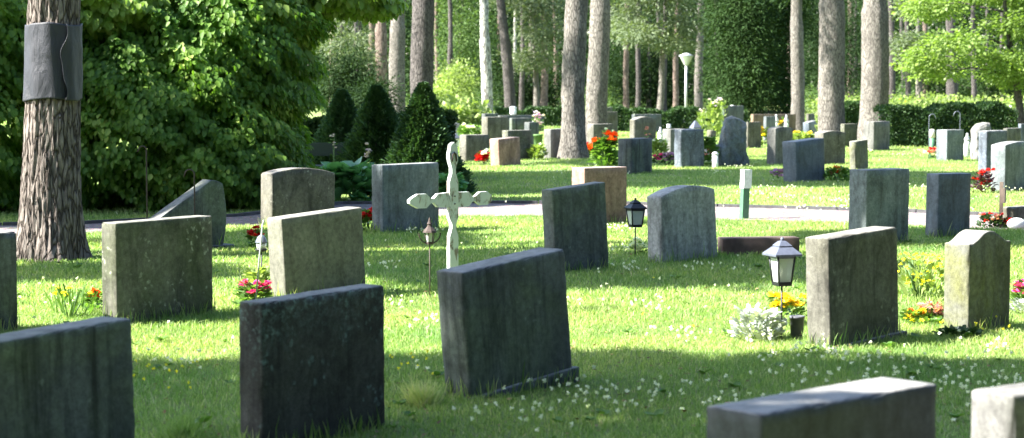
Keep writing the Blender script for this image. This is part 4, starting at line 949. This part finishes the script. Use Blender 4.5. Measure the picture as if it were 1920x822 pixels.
# the cloth wrap, overlapping itself at a wavy seam
pm = ppm(D0); z0, z1 = EYE-(187-HOR)/pm, EYE-(47-HOR)/pm
V = []; nu, nv = 130, 44; a0 = math.radians(-58)
for j in range(nv+1):
    z = z0+(z1-z0)*j/nv; cx_, cy_ = c0(z); f = j/nv
    for i in range(nu+1):
        t_ = i/nu; a_ = a0+t_*(2*PI+.42)+(.10*math.sin(f*7.5+.6)+.03*math.sin(f*17))*math.exp(-t_*45)
        R = r0(z)+.038+.022*math.exp(-t_*22)+.016*math.exp(-t_*90)-.006*max(0, (t_-.92)/.08)+.004*math.sin(a_*9+f*3)+.008*mn.noise(Vector((math.cos(a_)*2, math.sin(a_)*2, z*5)))
        zz = z+.012*math.sin(a_*3)*(1 if j in (0, nv) else .9)+.006*mn.noise(Vector((a_*3, z, 0)))
        V.append((cx_+R*math.cos(a_), cy_+R*math.sin(a_), zz))
fs = [(j*(nu+1)+i, j*(nu+1)+i+1, (j+1)*(nu+1)+i+1, (j+1)*(nu+1)+i) for j in range(nv) for i in range(nu)]
b = MB(); b.add(V, fs, True); wrap = b.build('trunk_wrap', M['cloth'], None, base)
sm = wrap.modifiers.new('thick', 'SOLIDIFY'); sm.thickness = .004; sm.offset = 1
tag(wrap, 'dark blue-grey cloth wrapped round the big near pine trunk, with a wavy seam', 'cloth')
# visible pines
pine(716, 711, 78, 22, 'barkred', 'slim brownish pine left of the pale trunk above the middle cone spruce', crown_z=13)
pine(747, 744, 74, 29, 'barkgrey', 'pale sunlit pine trunk rising between the middle and right cone spruces', crown_z=14)
pine(793, 793, 50, 41, 'barkdark', 'thick dark trunk directly behind the right cone spruce', crown_z=13, leaf='leaf_spruce')
pine(940, 959, 98, 20, 'barkdark', 'dark slanting pine trunk right of the birch', crown_z=12)
pine(1080, 1075, 43.2, 41, 'barkgrey', 'brightest thick pine trunk in the middle with flared foot', 1.5, crown_z=15, seg=40, disp=.012, cr=3)
pine(1124, 1118, 54, 38, 'barkgrey', 'thick grey pine just right of the brightest one', 1.25, crown_z=15, seg=40, disp=.012)
pine(1559, 1560, 53, 47, 'barkgrey', 'thick grey-barked pine behind the low-arched headstone', 1.2, crown_z=15, seg=40, disp=.012, cr=3)
pine(1645, 1637, 59, 50, 'barkgrey', 'thickest pine at right with pale sunlit flank, square headstone at its foot', 1.25, crown_z=16, seg=40, disp=.012, cr=3)
pine(1497, 1495, 70, 24, 'barkgrey', 'pale slim pine beside the dark conifer, pots at its foot', crown_z=5.0, cr=1.3, height=9, leaf='leaf_fardark', cden=60)
pine(1786, 1785, 100, 21, 'barkdark', 'lone grey pine rising out of the hedge at right', crown_z=13)
pine(1597, 1594, 110, 12, 'barkred', 'narrow reddish trunk between the two thickest right-hand pines', crown_z=12)
pine(1314, 1310, 105, 15, 'barkgrey', 'pale thin pine right of the street lamp', crown_z=12, stubs=5)
pine(1270, 1267, 110, 10, 'barkred', 'thin reddish pine left of the street lamp', crown_z=12, stubs=4)
pine(1176, 1174, 112, 10, 'barkred', 'thin reddish-brown pine above the arched headstone by the hedge', crown_z=12)
pine(1021, 1020, 112, 13, 'barkred', 'brown pine just left of the brightest trunk', crown_z=9, height=11)
pine(996, 995, 120, 11, 'barkgrey', 'greyish thin pine above the lilac petunias', crown_z=12)
pine(908, 914, 96, 20, 'birch', 'birch trunk with black and white bark behind the dark family stone', crown_z=None, name='birch_tree')
pine(967, 966, 125, 7, 'birch', 'very thin pale stem behind the white lantern', crown_z=None, height=8, name='birch_tree')
pine(696, 694, 110, 13, 'barkred', 'dim brown pine between left cone spruce and slim brownish pine', crown_z=12)
pine(622, 624, 95, 13, 'barkred', 'brown trunk above the bench', crown_z=12)
pine(641, 640, 120, 9, 'barkdark', 'thin dark trunk just right of the brown one above the bench', crown_z=12)
pine(818, 820, 115, 8, 'barkred', 'thin trunk right beside the thick dark one', crown_z=12)
pine(1738, 1735, 125, 11, 'barkred', 'dim pine trunk behind the sunny undergrowth left of the lone grey pine', crown_z=12)
pine(1673, 1674, 120, 12, 'barkdark', 'dark narrow trunk immediately right of the thickest pine', crown_z=12)
for i, (x, D_, w_) in enumerate([(665, 150, 9), (735, 140, 10), (850, 160, 9), (935, 165, 8), (1045, 160, 10), (1205, 165, 8), (1235, 145, 10), (1345, 150, 8), (1480, 160, 9), (1603, 165, 8), (1695, 150, 9), (1760, 170, 9), (1850, 160, 8), (1880, 145, 9), (580, 160, 9)]):
    pine(x+random.uniform(-6, 6), x, D_, w_, random.choice(['barkred', 'barkdark', 'barkdark']), 'slender pine trunk in the dim depth of the wood', crown_z=None, height=13, seg=8, group='slender trunks deep in the wood', name='pine_tree', disp=.01)
# foliage masses given by their picture extents at a distance
def blob(x0, y0, x1, y1, D, depth):
    a_, b_ = at(x0, y1, D), at(x1, y0, D); c = (a_+b_)/2
    return ((c.x, D, c.z), (abs(b_.x-a_.x)/2, depth, abs(b_.z-a_.z)/2))
def tree(name, label, D, xb, blobs, leaf, n, m, spread, flat, size, tpl=KITE, droop=.2, mat='barkgrey', tw=.18, group='trees at the edge of the wood', h=None, bias=.45, cat='tree', lb=True):
    base = gp(xb, HOR+EYE*F/D); root = empty(name, base, 0, label, cat, group)
    E = [((c[0]-base.x, c[1]-base.y, c[2]), r) for c, r in blobs]
    H_ = h or max(c[2]+r[2]*.5 for c, r in E); zs = np.arange(-.1, H_+.3, .35)
    tx = E[-1][0][0]*.3
    trunk(root, [(tx*max(z, 0)/H_+.04*math.sin(z*1.3), .04*math.sin(z), z) for z in zs], [tw*(1.25 if z < .2 else 1)*max(.25, 1-.75*max(z, 0)/H_) for z in zs], mat, 14)
    crown(root, E, n, m, spread, flat, size, leaf, tpl, droop, bias)
    if lb: limbs(root, [((tx*max(.4, c[2]-r[2]*.6)/H_, 0, max(.4, min(H_, c[2])-r[2]*.6)), c) for c, r in E], tw*.3, mat)
    return root
tree('deciduous_tree', 'pale green weeping deciduous tree behind the birch trunk', 112, 862, [blob(815, -60, 905, 190, 112, 2.5), blob(840, 20, 930, 120, 111, 2), blob(800, -80, 960, 20, 113, 3)], 'leaf_far', 420, 30, .35, 1.3, .17, droop=.6)
tree('pine_tree', 'grey-green pine with drooping needle branches left of the brightest trunk', 100, 1005, [blob(950, -40, 1060, 40, 100, 2.5), blob(980, 30, 1060, 90, 99, 2), blob(900, -70, 1010, 10, 101, 2), blob(950, 95, 1045, 130, 100, 2)], 'leaf_pine', 420, 34, .4, .35, .2, SPRAY)
tree('pine_tree', 'pale needled pine reaching over the street lamp', 92, 1235, [blob(1140, -60, 1330, 20, 92, 2.5), blob(1150, 40, 1240, 80, 91, 2), blob(1210, 70, 1310, 100, 92, 2), blob(1150, 5, 1200, 70, 93, 2), blob(1250, 20, 1330, 60, 92, 2)], 'leaf_pine', 420, 30, .4, .35, .2, SPRAY)
tree('pine_tree', 'small grey-green pine above the bench and cone spruces', 80, 668, [blob(600, 60, 700, 110, 80, 1.5), blob(620, 95, 715, 150, 79, 1.6), blob(590, -40, 730, 50, 82, 2), blob(640, 140, 710, 175, 80, 1)], 'leaf_pine', 330, 30, .3, .4, .17, SPRAY)
tree('conifer', 'tall very dark dense conifer filling the gap right of the street lamp', 76, 1388, [blob(1325, 40, 1450, 240, 76, 1.8), blob(1320, -80, 1455, 120, 76, 1.8), blob(1400, 60, 1500, 240, 78, 1.6), blob(1390, -80, 1530, 90, 78, 1.8)], 'leaf_thuja', 1900, 34, .22, .9, .14, SPRAY, .25, 'barkdark')
tree('conifer', 'dark spruce filling the space between the two thickest pines', 95, 1585, [blob(1560, -60, 1625, 215, 95, 1.5), blob(1500, -60, 1560, 160, 97, 1.5)], 'leaf_fardark', 420, 30, .25, .9, .15, SPRAY, .3, 'barkdark')
tree('pine_tree', 'blue-grey pine branch fan right of the thickest pine', 88, 1722, [blob(1670, 60, 1765, 110, 88, 1.5), blob(1680, -40, 1770, 40, 90, 1.6), blob(1690, 105, 1740, 130, 88, 1)], 'leaf_pine', 240, 30, .3, .35, .19, SPRAY)
tree('maple_tree', 'sunny maple with layered yellow-green branches at the right edge', 60, 1918, [blob(1800, 95, 1950, 125, 60, 1.3), blob(1730, 60, 1860, 95, 59, 1.2), blob(1850, 20, 1990, 75, 60, 1.5), blob(1700, 120, 1800, 150, 61, 1), blob(1690, 90, 1770, 130, 61, 1), blob(1780, -60, 2000, 15, 61, 1.8), blob(1840, 120, 1960, 165, 60, 1.2), blob(1700, -20, 1800, 40, 62, 1.3)], 'leaf_maple', 600, 24, .26, .3, .13, LEAF, .25, 'barkdark', .13)
tree('deciduous_tree', 'bright small deciduous tree behind the ferns beside the cone spruce', 105, 855, [blob(820, 120, 890, 205, 105, 1.5), blob(800, 150, 850, 215, 103, 1.2)], 'leaf_lime', 220, 30, .25, .8, .15)
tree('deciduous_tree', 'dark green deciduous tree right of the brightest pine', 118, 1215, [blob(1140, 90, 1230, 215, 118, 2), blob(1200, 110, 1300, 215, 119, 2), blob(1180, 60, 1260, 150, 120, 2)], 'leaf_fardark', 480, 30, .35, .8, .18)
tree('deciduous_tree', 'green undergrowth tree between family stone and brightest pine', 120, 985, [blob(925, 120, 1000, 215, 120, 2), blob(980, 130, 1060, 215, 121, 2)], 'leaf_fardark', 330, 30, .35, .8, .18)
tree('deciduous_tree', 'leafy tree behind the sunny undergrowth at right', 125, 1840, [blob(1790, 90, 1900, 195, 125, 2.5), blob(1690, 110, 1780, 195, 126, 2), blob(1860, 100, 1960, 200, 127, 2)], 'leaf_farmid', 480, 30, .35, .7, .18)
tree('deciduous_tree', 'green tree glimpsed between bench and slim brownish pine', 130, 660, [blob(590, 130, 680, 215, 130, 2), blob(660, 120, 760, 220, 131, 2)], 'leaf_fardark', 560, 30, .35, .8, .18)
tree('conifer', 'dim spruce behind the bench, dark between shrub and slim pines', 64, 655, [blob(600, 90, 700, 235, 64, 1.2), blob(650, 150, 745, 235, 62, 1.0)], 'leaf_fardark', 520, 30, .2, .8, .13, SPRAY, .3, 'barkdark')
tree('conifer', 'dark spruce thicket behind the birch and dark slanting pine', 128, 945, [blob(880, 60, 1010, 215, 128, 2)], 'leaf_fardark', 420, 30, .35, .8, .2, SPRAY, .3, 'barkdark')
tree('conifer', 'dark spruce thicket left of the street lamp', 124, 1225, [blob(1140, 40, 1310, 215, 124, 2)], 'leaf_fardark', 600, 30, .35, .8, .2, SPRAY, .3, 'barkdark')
for x, D_, w_, lab in [(978, 104, 9, 'thin dark trunk between slanting pine and brown pine'), (1196, 108, 9, 'thin dark trunk right of the reddish-brown pine'), (1246, 102, 8, 'thin dark trunk behind the lamp pine boughs'),
                       (1702, 104, 10, 'thin dark trunk behind the blue-grey branch fan'), (1826, 112, 10, 'dark trunk behind the maple branches'), (672, 100, 10, 'dim trunk behind the middle cone spruce'), (842, 108, 10, 'thin dark trunk above the ferns')]:
    pine(x+2, x, D_, w_, 'barkdark', lab, crown_z=12, seg=10)
# deep wood: one mass
def mass(name, boxes, leaf, n, m, spread, flat, size, tpl=KITE):
    Ps, rs = [], []
    tot = sum((b[1]-b[0])*(b[5]-b[4]) for b in boxes)
    for (x0, x1, y0, y1, z0, z1) in boxes:
        k = int(n*(x1-x0)*(z1-z0)/tot); P0 = np.stack([rng.uniform(x0, x1, k), rng.uniform(y0, y1, k), rng.uniform(z0, z1, k)], 1)
        keep = (np.sin(P0[:, 0]*.45+P0[:, 2]*.5)*np.sin(P0[:, 0]*.21+P0[:, 1]*.2)+rng.normal(0, .5, k)) > -.35; P0 = P0[keep]
        Ps.append(clumps(P0, m, spread, flat)); rs.append(np.clip(np.repeat(rng.random(len(P0)), m)*.6+rng.random(len(P0)*m)*.4, 0, 1))
    P = np.concatenate(Ps); d = unit(len(P))-np.array([0, 0, .3]); nm = np.tile([0, 0, 1.0], (len(P), 1))+unit(len(P))*.9
    return tag(scatter(name, P, d, nm, size*rng.uniform(.6, 1.3, len(P)), tpl, M[leaf], None, rnd=np.concatenate(rs)), kind='stuff')
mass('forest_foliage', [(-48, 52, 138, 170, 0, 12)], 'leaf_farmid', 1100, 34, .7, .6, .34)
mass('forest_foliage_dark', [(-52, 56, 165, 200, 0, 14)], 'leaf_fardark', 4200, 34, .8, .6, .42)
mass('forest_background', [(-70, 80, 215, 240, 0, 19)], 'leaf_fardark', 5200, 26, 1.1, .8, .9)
mass('undergrowth', [(at(1665, 0, 72).x, at(1990, 0, 72).x, 64, 92, 0, 1.15)], 'leaf_lime', 620, 26, .25, .5, .16)
mass('undergrowth', [(-20, 26, 118, 140, 0, 1.6)], 'leaf_far', 1100, 26, .4, .5, .2)
mass('ferns', [(at(818, 0, 84).x, at(905, 0, 84).x, 80, 88, .1, 1.0)], 'leaf_lime', 110, 14, .22, .5, .42, SPRAY)
# the rest of the wood, round the camera: it hides the low sky from the stones' backs
def ring(name, leaf, n, m, size):
    P0 = []
    while len(P0) < n:
        a_ = random.uniform(-PI*.80, PI*.33); r_ = random.uniform(19, 30)     # from behind the camera round to the right
        if a_ > -.1: r_ += 10+26*max(0, a_)                                      # keep clear of the view
        x, y, z = r_*math.cos(a_), 4+r_*math.sin(a_), random.uniform(0, 21)
        if abs(x) < .30*y+9 and y > 0: continue
        P0.append((x, y, z))
    P = clumps(np.array(P0), m, .8, .7); d = unit(len(P)); nm = unit(len(P))
    return tag(scatter(name, P, d, nm, size*rng.uniform(.6, 1.3, len(P)), KITE, M[leaf], None), kind='stuff')
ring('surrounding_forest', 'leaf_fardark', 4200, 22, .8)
# hedges
def hedge(label, xa, xb, yb, ytop, depth, n, leaf='leaf_hedge', size=.07):
    A, B_ = gp(xa, yb), gp(xb, yb); D_ = A.y; h = EYE-(ytop-HOR)/ppm(D_); cx_ = (A.x+B_.x)/2; L_ = B_.x-A.x
    u = rng.random(n); x = rng.uniform(-L_/2, L_/2, n); y = rng.uniform(0, depth, n); z = rng.uniform(0, h, n)
    face = u < .5; top = (u >= .5) & (u < .8)
    y = np.where(face, np.abs(rng.normal(0, .08, n)), y); z = np.where(top, h-np.abs(rng.normal(0, .07, n)), z)
    wv = .08*np.sin(x*2.3)+.07*np.sin(x*5.1+1)+.05*np.sin(x*9+z*3); z = z*(1+wv); y = y+.6*wv*0.8
    P = np.stack([x, y, z], 1); d = np.stack([rng.normal(0, .5, n), -np.ones(n)*.4, rng.normal(.4, .5, n)], 1)+unit(n)*.4
    nm = np.stack([np.zeros(n), -np.ones(n)*.6, np.ones(n)*.6], 1)+unit(n)*.7
    root = empty('hedge', (cx_, D_, 0), 0, label, 'hedge')
    scatter('foliage', P, d, nm, size*rng.uniform(.6, 1.4, n), KITE, M[leaf], root)
    mb = MB()
    for k in range(int(L_/.4)): 
        x_ = -L_/2+.2+k*.4; mb.tube([(x_, depth/2, -.05), (x_+random.uniform(-.1, .1), depth/2, h*.85)], .02, 5)
    mb.build('stems', M['barkdark'], root)
hedge('dark clipped hedge behind the two shepherd hooks at right', 1664, 1905, 276, 203, 2.2, 26000, size=.085)
hedge('clipped hedge behind the arched headstone and street lamp', 1148, 1400, 247, 207, 1.6, 18000, size=.10)
hedge('short hedge between the two thickest pines', 1580, 1622, 250, 197, 1.4, 6000, size=.09)
hedge('low dark hedge behind the lilac petunias', 930, 1060, 238, 205, 1.4, 9000, size=.1)
# cone spruces
def cone_spruce(px, yb, ytop, wpx, label, n=17000):
    B_ = gp(px, yb); pm = ppm(B_.y); R, Hh = wpx/pm/2, EYE-(ytop-HOR)/pm
    root = empty('cone_spruce', B_, 0, label, 'shrub', 'cone-shaped spruces behind the path')
    f = rng.random(n)**1.25; a_ = rng.uniform(0, 2*PI, n); prof = (1-f)**.85*(1+.07*np.sin(a_*5+f*9)+.05*np.sin(a_*9-f*17)); rr = R*prof*(1-rng.normal(.03, .11, n))+.035*np.sin(a_*7+f*23)*np.sin(f*31+a_*3)*(1-f)
    P = np.stack([rr*np.cos(a_), rr*np.sin(a_), Hh*f*.98+.02], 1)
    d = np.stack([np.cos(a_), np.sin(a_), np.full(n, .75)], 1)+unit(n)*.45; nm = np.stack([np.cos(a_)*.4, np.sin(a_)*.4, np.ones(n)], 1)+unit(n)*.6
    scatter('crown', P, d, nm, .075*rng.uniform(.6, 1.4, n), SPRAY, M['leaf_spruce'], root)
    mb = MB(); mb.tube([(0, 0, -.05), (0, 0, Hh*.9)], [.05, .015], 8); mb.build('trunk', M['barkdark'], root)
cone_spruce(794, 366, 160, 152, 'right and largest dark cone-shaped spruce behind the blue-grey headstone', 22000)
cone_spruce(707, 358, 164, 150, 'middle dark cone-shaped spruce above the hostas', 20000)
cone_spruce(642, 346, 172, 138, 'dim left cone-shaped spruce behind the bench', 16000)
hedge('dark evergreen bush mass filling the gap behind the bench and cone spruces', 560, 850, 338, 228, 1.6, 19000, 'leaf_thuja', .09)
# big leafy shrubs at left
def shrub(name, label, base, ells, n, size, leaf, group='large leafy shrubs beside the path', mat='barkdark', tpl=LEAF):
    root = empty(name, base, 0, label, 'shrub' if 'shrub' in name else 'tree', group)
    w_ = np.array([r[0]*r[2] for _, r in ells]); w_ /= w_.sum(); Ps, Ds, Ns, Rs = [], [], [], []
    for (c, r), ww in zip(ells, w_):
        k = int(n*ww); d0 = unit(k*2); d0 = d0[(d0[:, 1] < .45)][:k]; k = len(d0)
        lump = 1+.10*np.sin(d0[:, 0]*9+c[0]*3)*np.sin(d0[:, 2]*8+c[2])+.07*np.sin(d0[:, 0]*19+d0[:, 2]*15)
        lay = .045*np.sin((c[2]+d0[:, 2]*r[2])*13+np.sin(d0[:, 0]*8)*1.6)            # tiers of branches
        rad = (lump+lay)*(1-np.abs(rng.normal(0, .16, k)))
        P = np.array(c)+d0*rad[:, None]*np.array(r); P[:, 2] = np.abs(P[:, 2])*.98+.05
        Ps.append(P); Ds.append(d0*.5+np.array([0, 0, -.8])+unit(k)*.42); Ns.append(d0*.9+np.array([0, 0, .5])+unit(k)*.4)
        Rs.append(np.clip(.5+.25*np.sin(P[:, 0]*3)*np.sin(P[:, 2]*4)+rng.normal(0, .22, k), 0, 1))
    scatter('crown', np.concatenate(Ps), np.concatenate(Ds), np.concatenate(Ns), size*rng.uniform(.6, 1.25, sum(map(len, Ps))), tpl, M[leaf], root, rnd=np.concatenate(Rs))
    for (c, r) in (ells[:1] if 'tree' in name else ells):
        for _ in range(3):
            e = Vector(c)+Vector((random.uniform(-.5, .3)*r[0], random.uniform(-.3, .3)*r[1], random.uniform(-.1, .4)*r[2]))
            mb = MB(); s_ = Vector((random.uniform(-.4, .4), random.uniform(-.2, .2), -.05)); mb.tube([s_, s_.lerp(e, .4)+Vector((0, 0, .3)), e], [.05, .035, .01], 6); mb.build('branch', M[mat], root)
    return root
shrub('leafy_shrub', 'huge dark green shrub with drooping leaves behind the slanted-top headstone', (-4.8, 26.2, 0), [((0, 0, 1.2), (1.95, 2.0, 1.5)), ((.9, .2, 2.2), (1.3, 1.6, 1.3)), ((-.9, .3, 2.4), (1.5, 1.7, 1.4)), ((1.0, -.1, .6), (1.1, 1.7, .8))], 80000, .092, 'leaf_bush')
shrub('leafy_shrub', 'dark shrub filling the corner behind the big wrapped pine', (-7.6, 25.2, 0), [((0, 0, 1.2), (1.9, 1.9, 1.6)), ((.4, .1, 2.5), (1.8, 1.8, 1.3))], 42000, .095, 'leaf_bush')
shrub('leafy_tree', 'bright sunlit leafy tree top hanging over the shrub toward the pale pine', (-4.7, 27.2, 0), [((.7, -.6, 2.9), (1.4, 1.4, .9)), ((2.2, -.4, 2.95), (.8, .9, .30)), ((1.3, -.9, 2.35), (.7, .8, .5)), ((2.75, -.2, 2.78), (.42, .5, .16)), ((-.8, -1.4, 2.75), (1.3, 1.2, .5))], 24000, .13, 'leaf_bright')
# ---------------------------------------------------------------- trees outside the frame whose shade falls across the lawn
SH_N = 0
SHL = ['broad crowned tree outside the frame shading the nearest headstones', 'leafy tree beyond the left edge shading the tilted headstones', 'slim tree beyond the left edge shading the slanted-top headstone',
       'spreading tree beside the big shrubs outside the frame', 'tall tree outside the frame shading the blue-grey pair of headstones', 'large tree by the path casting the far band of shade', 'second large tree casting shade before the blue boulder',
       'small tree outside the frame beside the wrapped pine', 'tree near the camera shading the cut-off dark headstone', 'thin tree near the camera beyond the bottom corner', 'distant tree outside the frame shading the hedge side', 'tree shading the lower lawn', 'tree shading the path edge', 'tree shading the far lawn']
def shade(x, y, rx, ry, zc, dens=1.0, rz=.7, size=.28, holes=.0):
    global SH_N
    c = Vector((x, y, 0))+SH*zc; base = Vector((c.x-min(1.5, rx*.4), c.y+random.uniform(-.5, .5), 0))
    root = empty('deciduous_tree', base, 0, SHL[SH_N % len(SHL)], 'tree', 'trees standing beyond the frame'); SH_N += 1
    zs = np.arange(-.1, zc, .5); cx_, cy_ = c.x-base.x, c.y-base.y
    trunk(root, [(cx_*max(z, 0)/zc, cy_*max(z, 0)/zc, z) for z in zs], [.2*(1-.6*max(z, 0)/zc) for z in zs], 'barkgrey', 12)
    area = rx*ry*PI; n = int(area*55*dens)
    th_ = rng.uniform(0, 2*PI, n); rr = np.sqrt(rng.random(n)); lump = 1+.08*np.sin(th_*3+x)+.07*np.sin(th_*7+y)+.05*np.sin(th_*13)
    P0 = np.stack([cx_+rx*rr*lump*np.cos(th_), cy_+ry*rr*lump*np.sin(th_), zc+rng.normal(0, rz*.4, n)], 1)
    P0[:, :2] += np.array([SH.x, SH.y])*(P0[:, 2:3]-zc)        # lobes sheared along the sun's rays, shaped to keep the cast shadow's outline
    P = clumps(P0, 9, .16, .6); d = unit(len(P)); nm = np.tile([0, 0, 1.0], (len(P), 1))+unit(len(P))*.8
    scatter('crown', P, d, nm, size*rng.uniform(.7, 1.2, len(P)), LEAF, M['leaf_bush'], root)
    limbs(root, [((cx_*.7, cy_*.7, zc*.7), (cx_+rx*.6*math.cos(k), cy_+ry*.6*math.sin(k), zc)) for k in (0, 1.3, 2.6, 3.9, 5.2)], .06, 'barkgrey')
shade(.3, 9.75, 4.3, 1.58, 9, .62)
shade(.9, 16.9, 2.4, 1.5, 11)
shade(-2.1, 20.4, 1.7, 1.1, 10)
shade(-5.2, 23.6, 3.2, 1.6, 9)
shade(4.9, 20.4, 1.7, 1.1, 14)
shade(3.6, 34.0, 6.8, 2.9, 18, 1.5, size=.36)
shade(-1.1, 30.6, 2.7, 1.5, 12, 1.3)
shade(3.5, 41, 2.6, 2.2, 19, .7)
shade(-3.9, 16.6, 1.2, .5, 8)
shade(-1.4, 7.7, 1.5, 1.0, 7)
shade(.75, 5.75, .6, .7, 6)
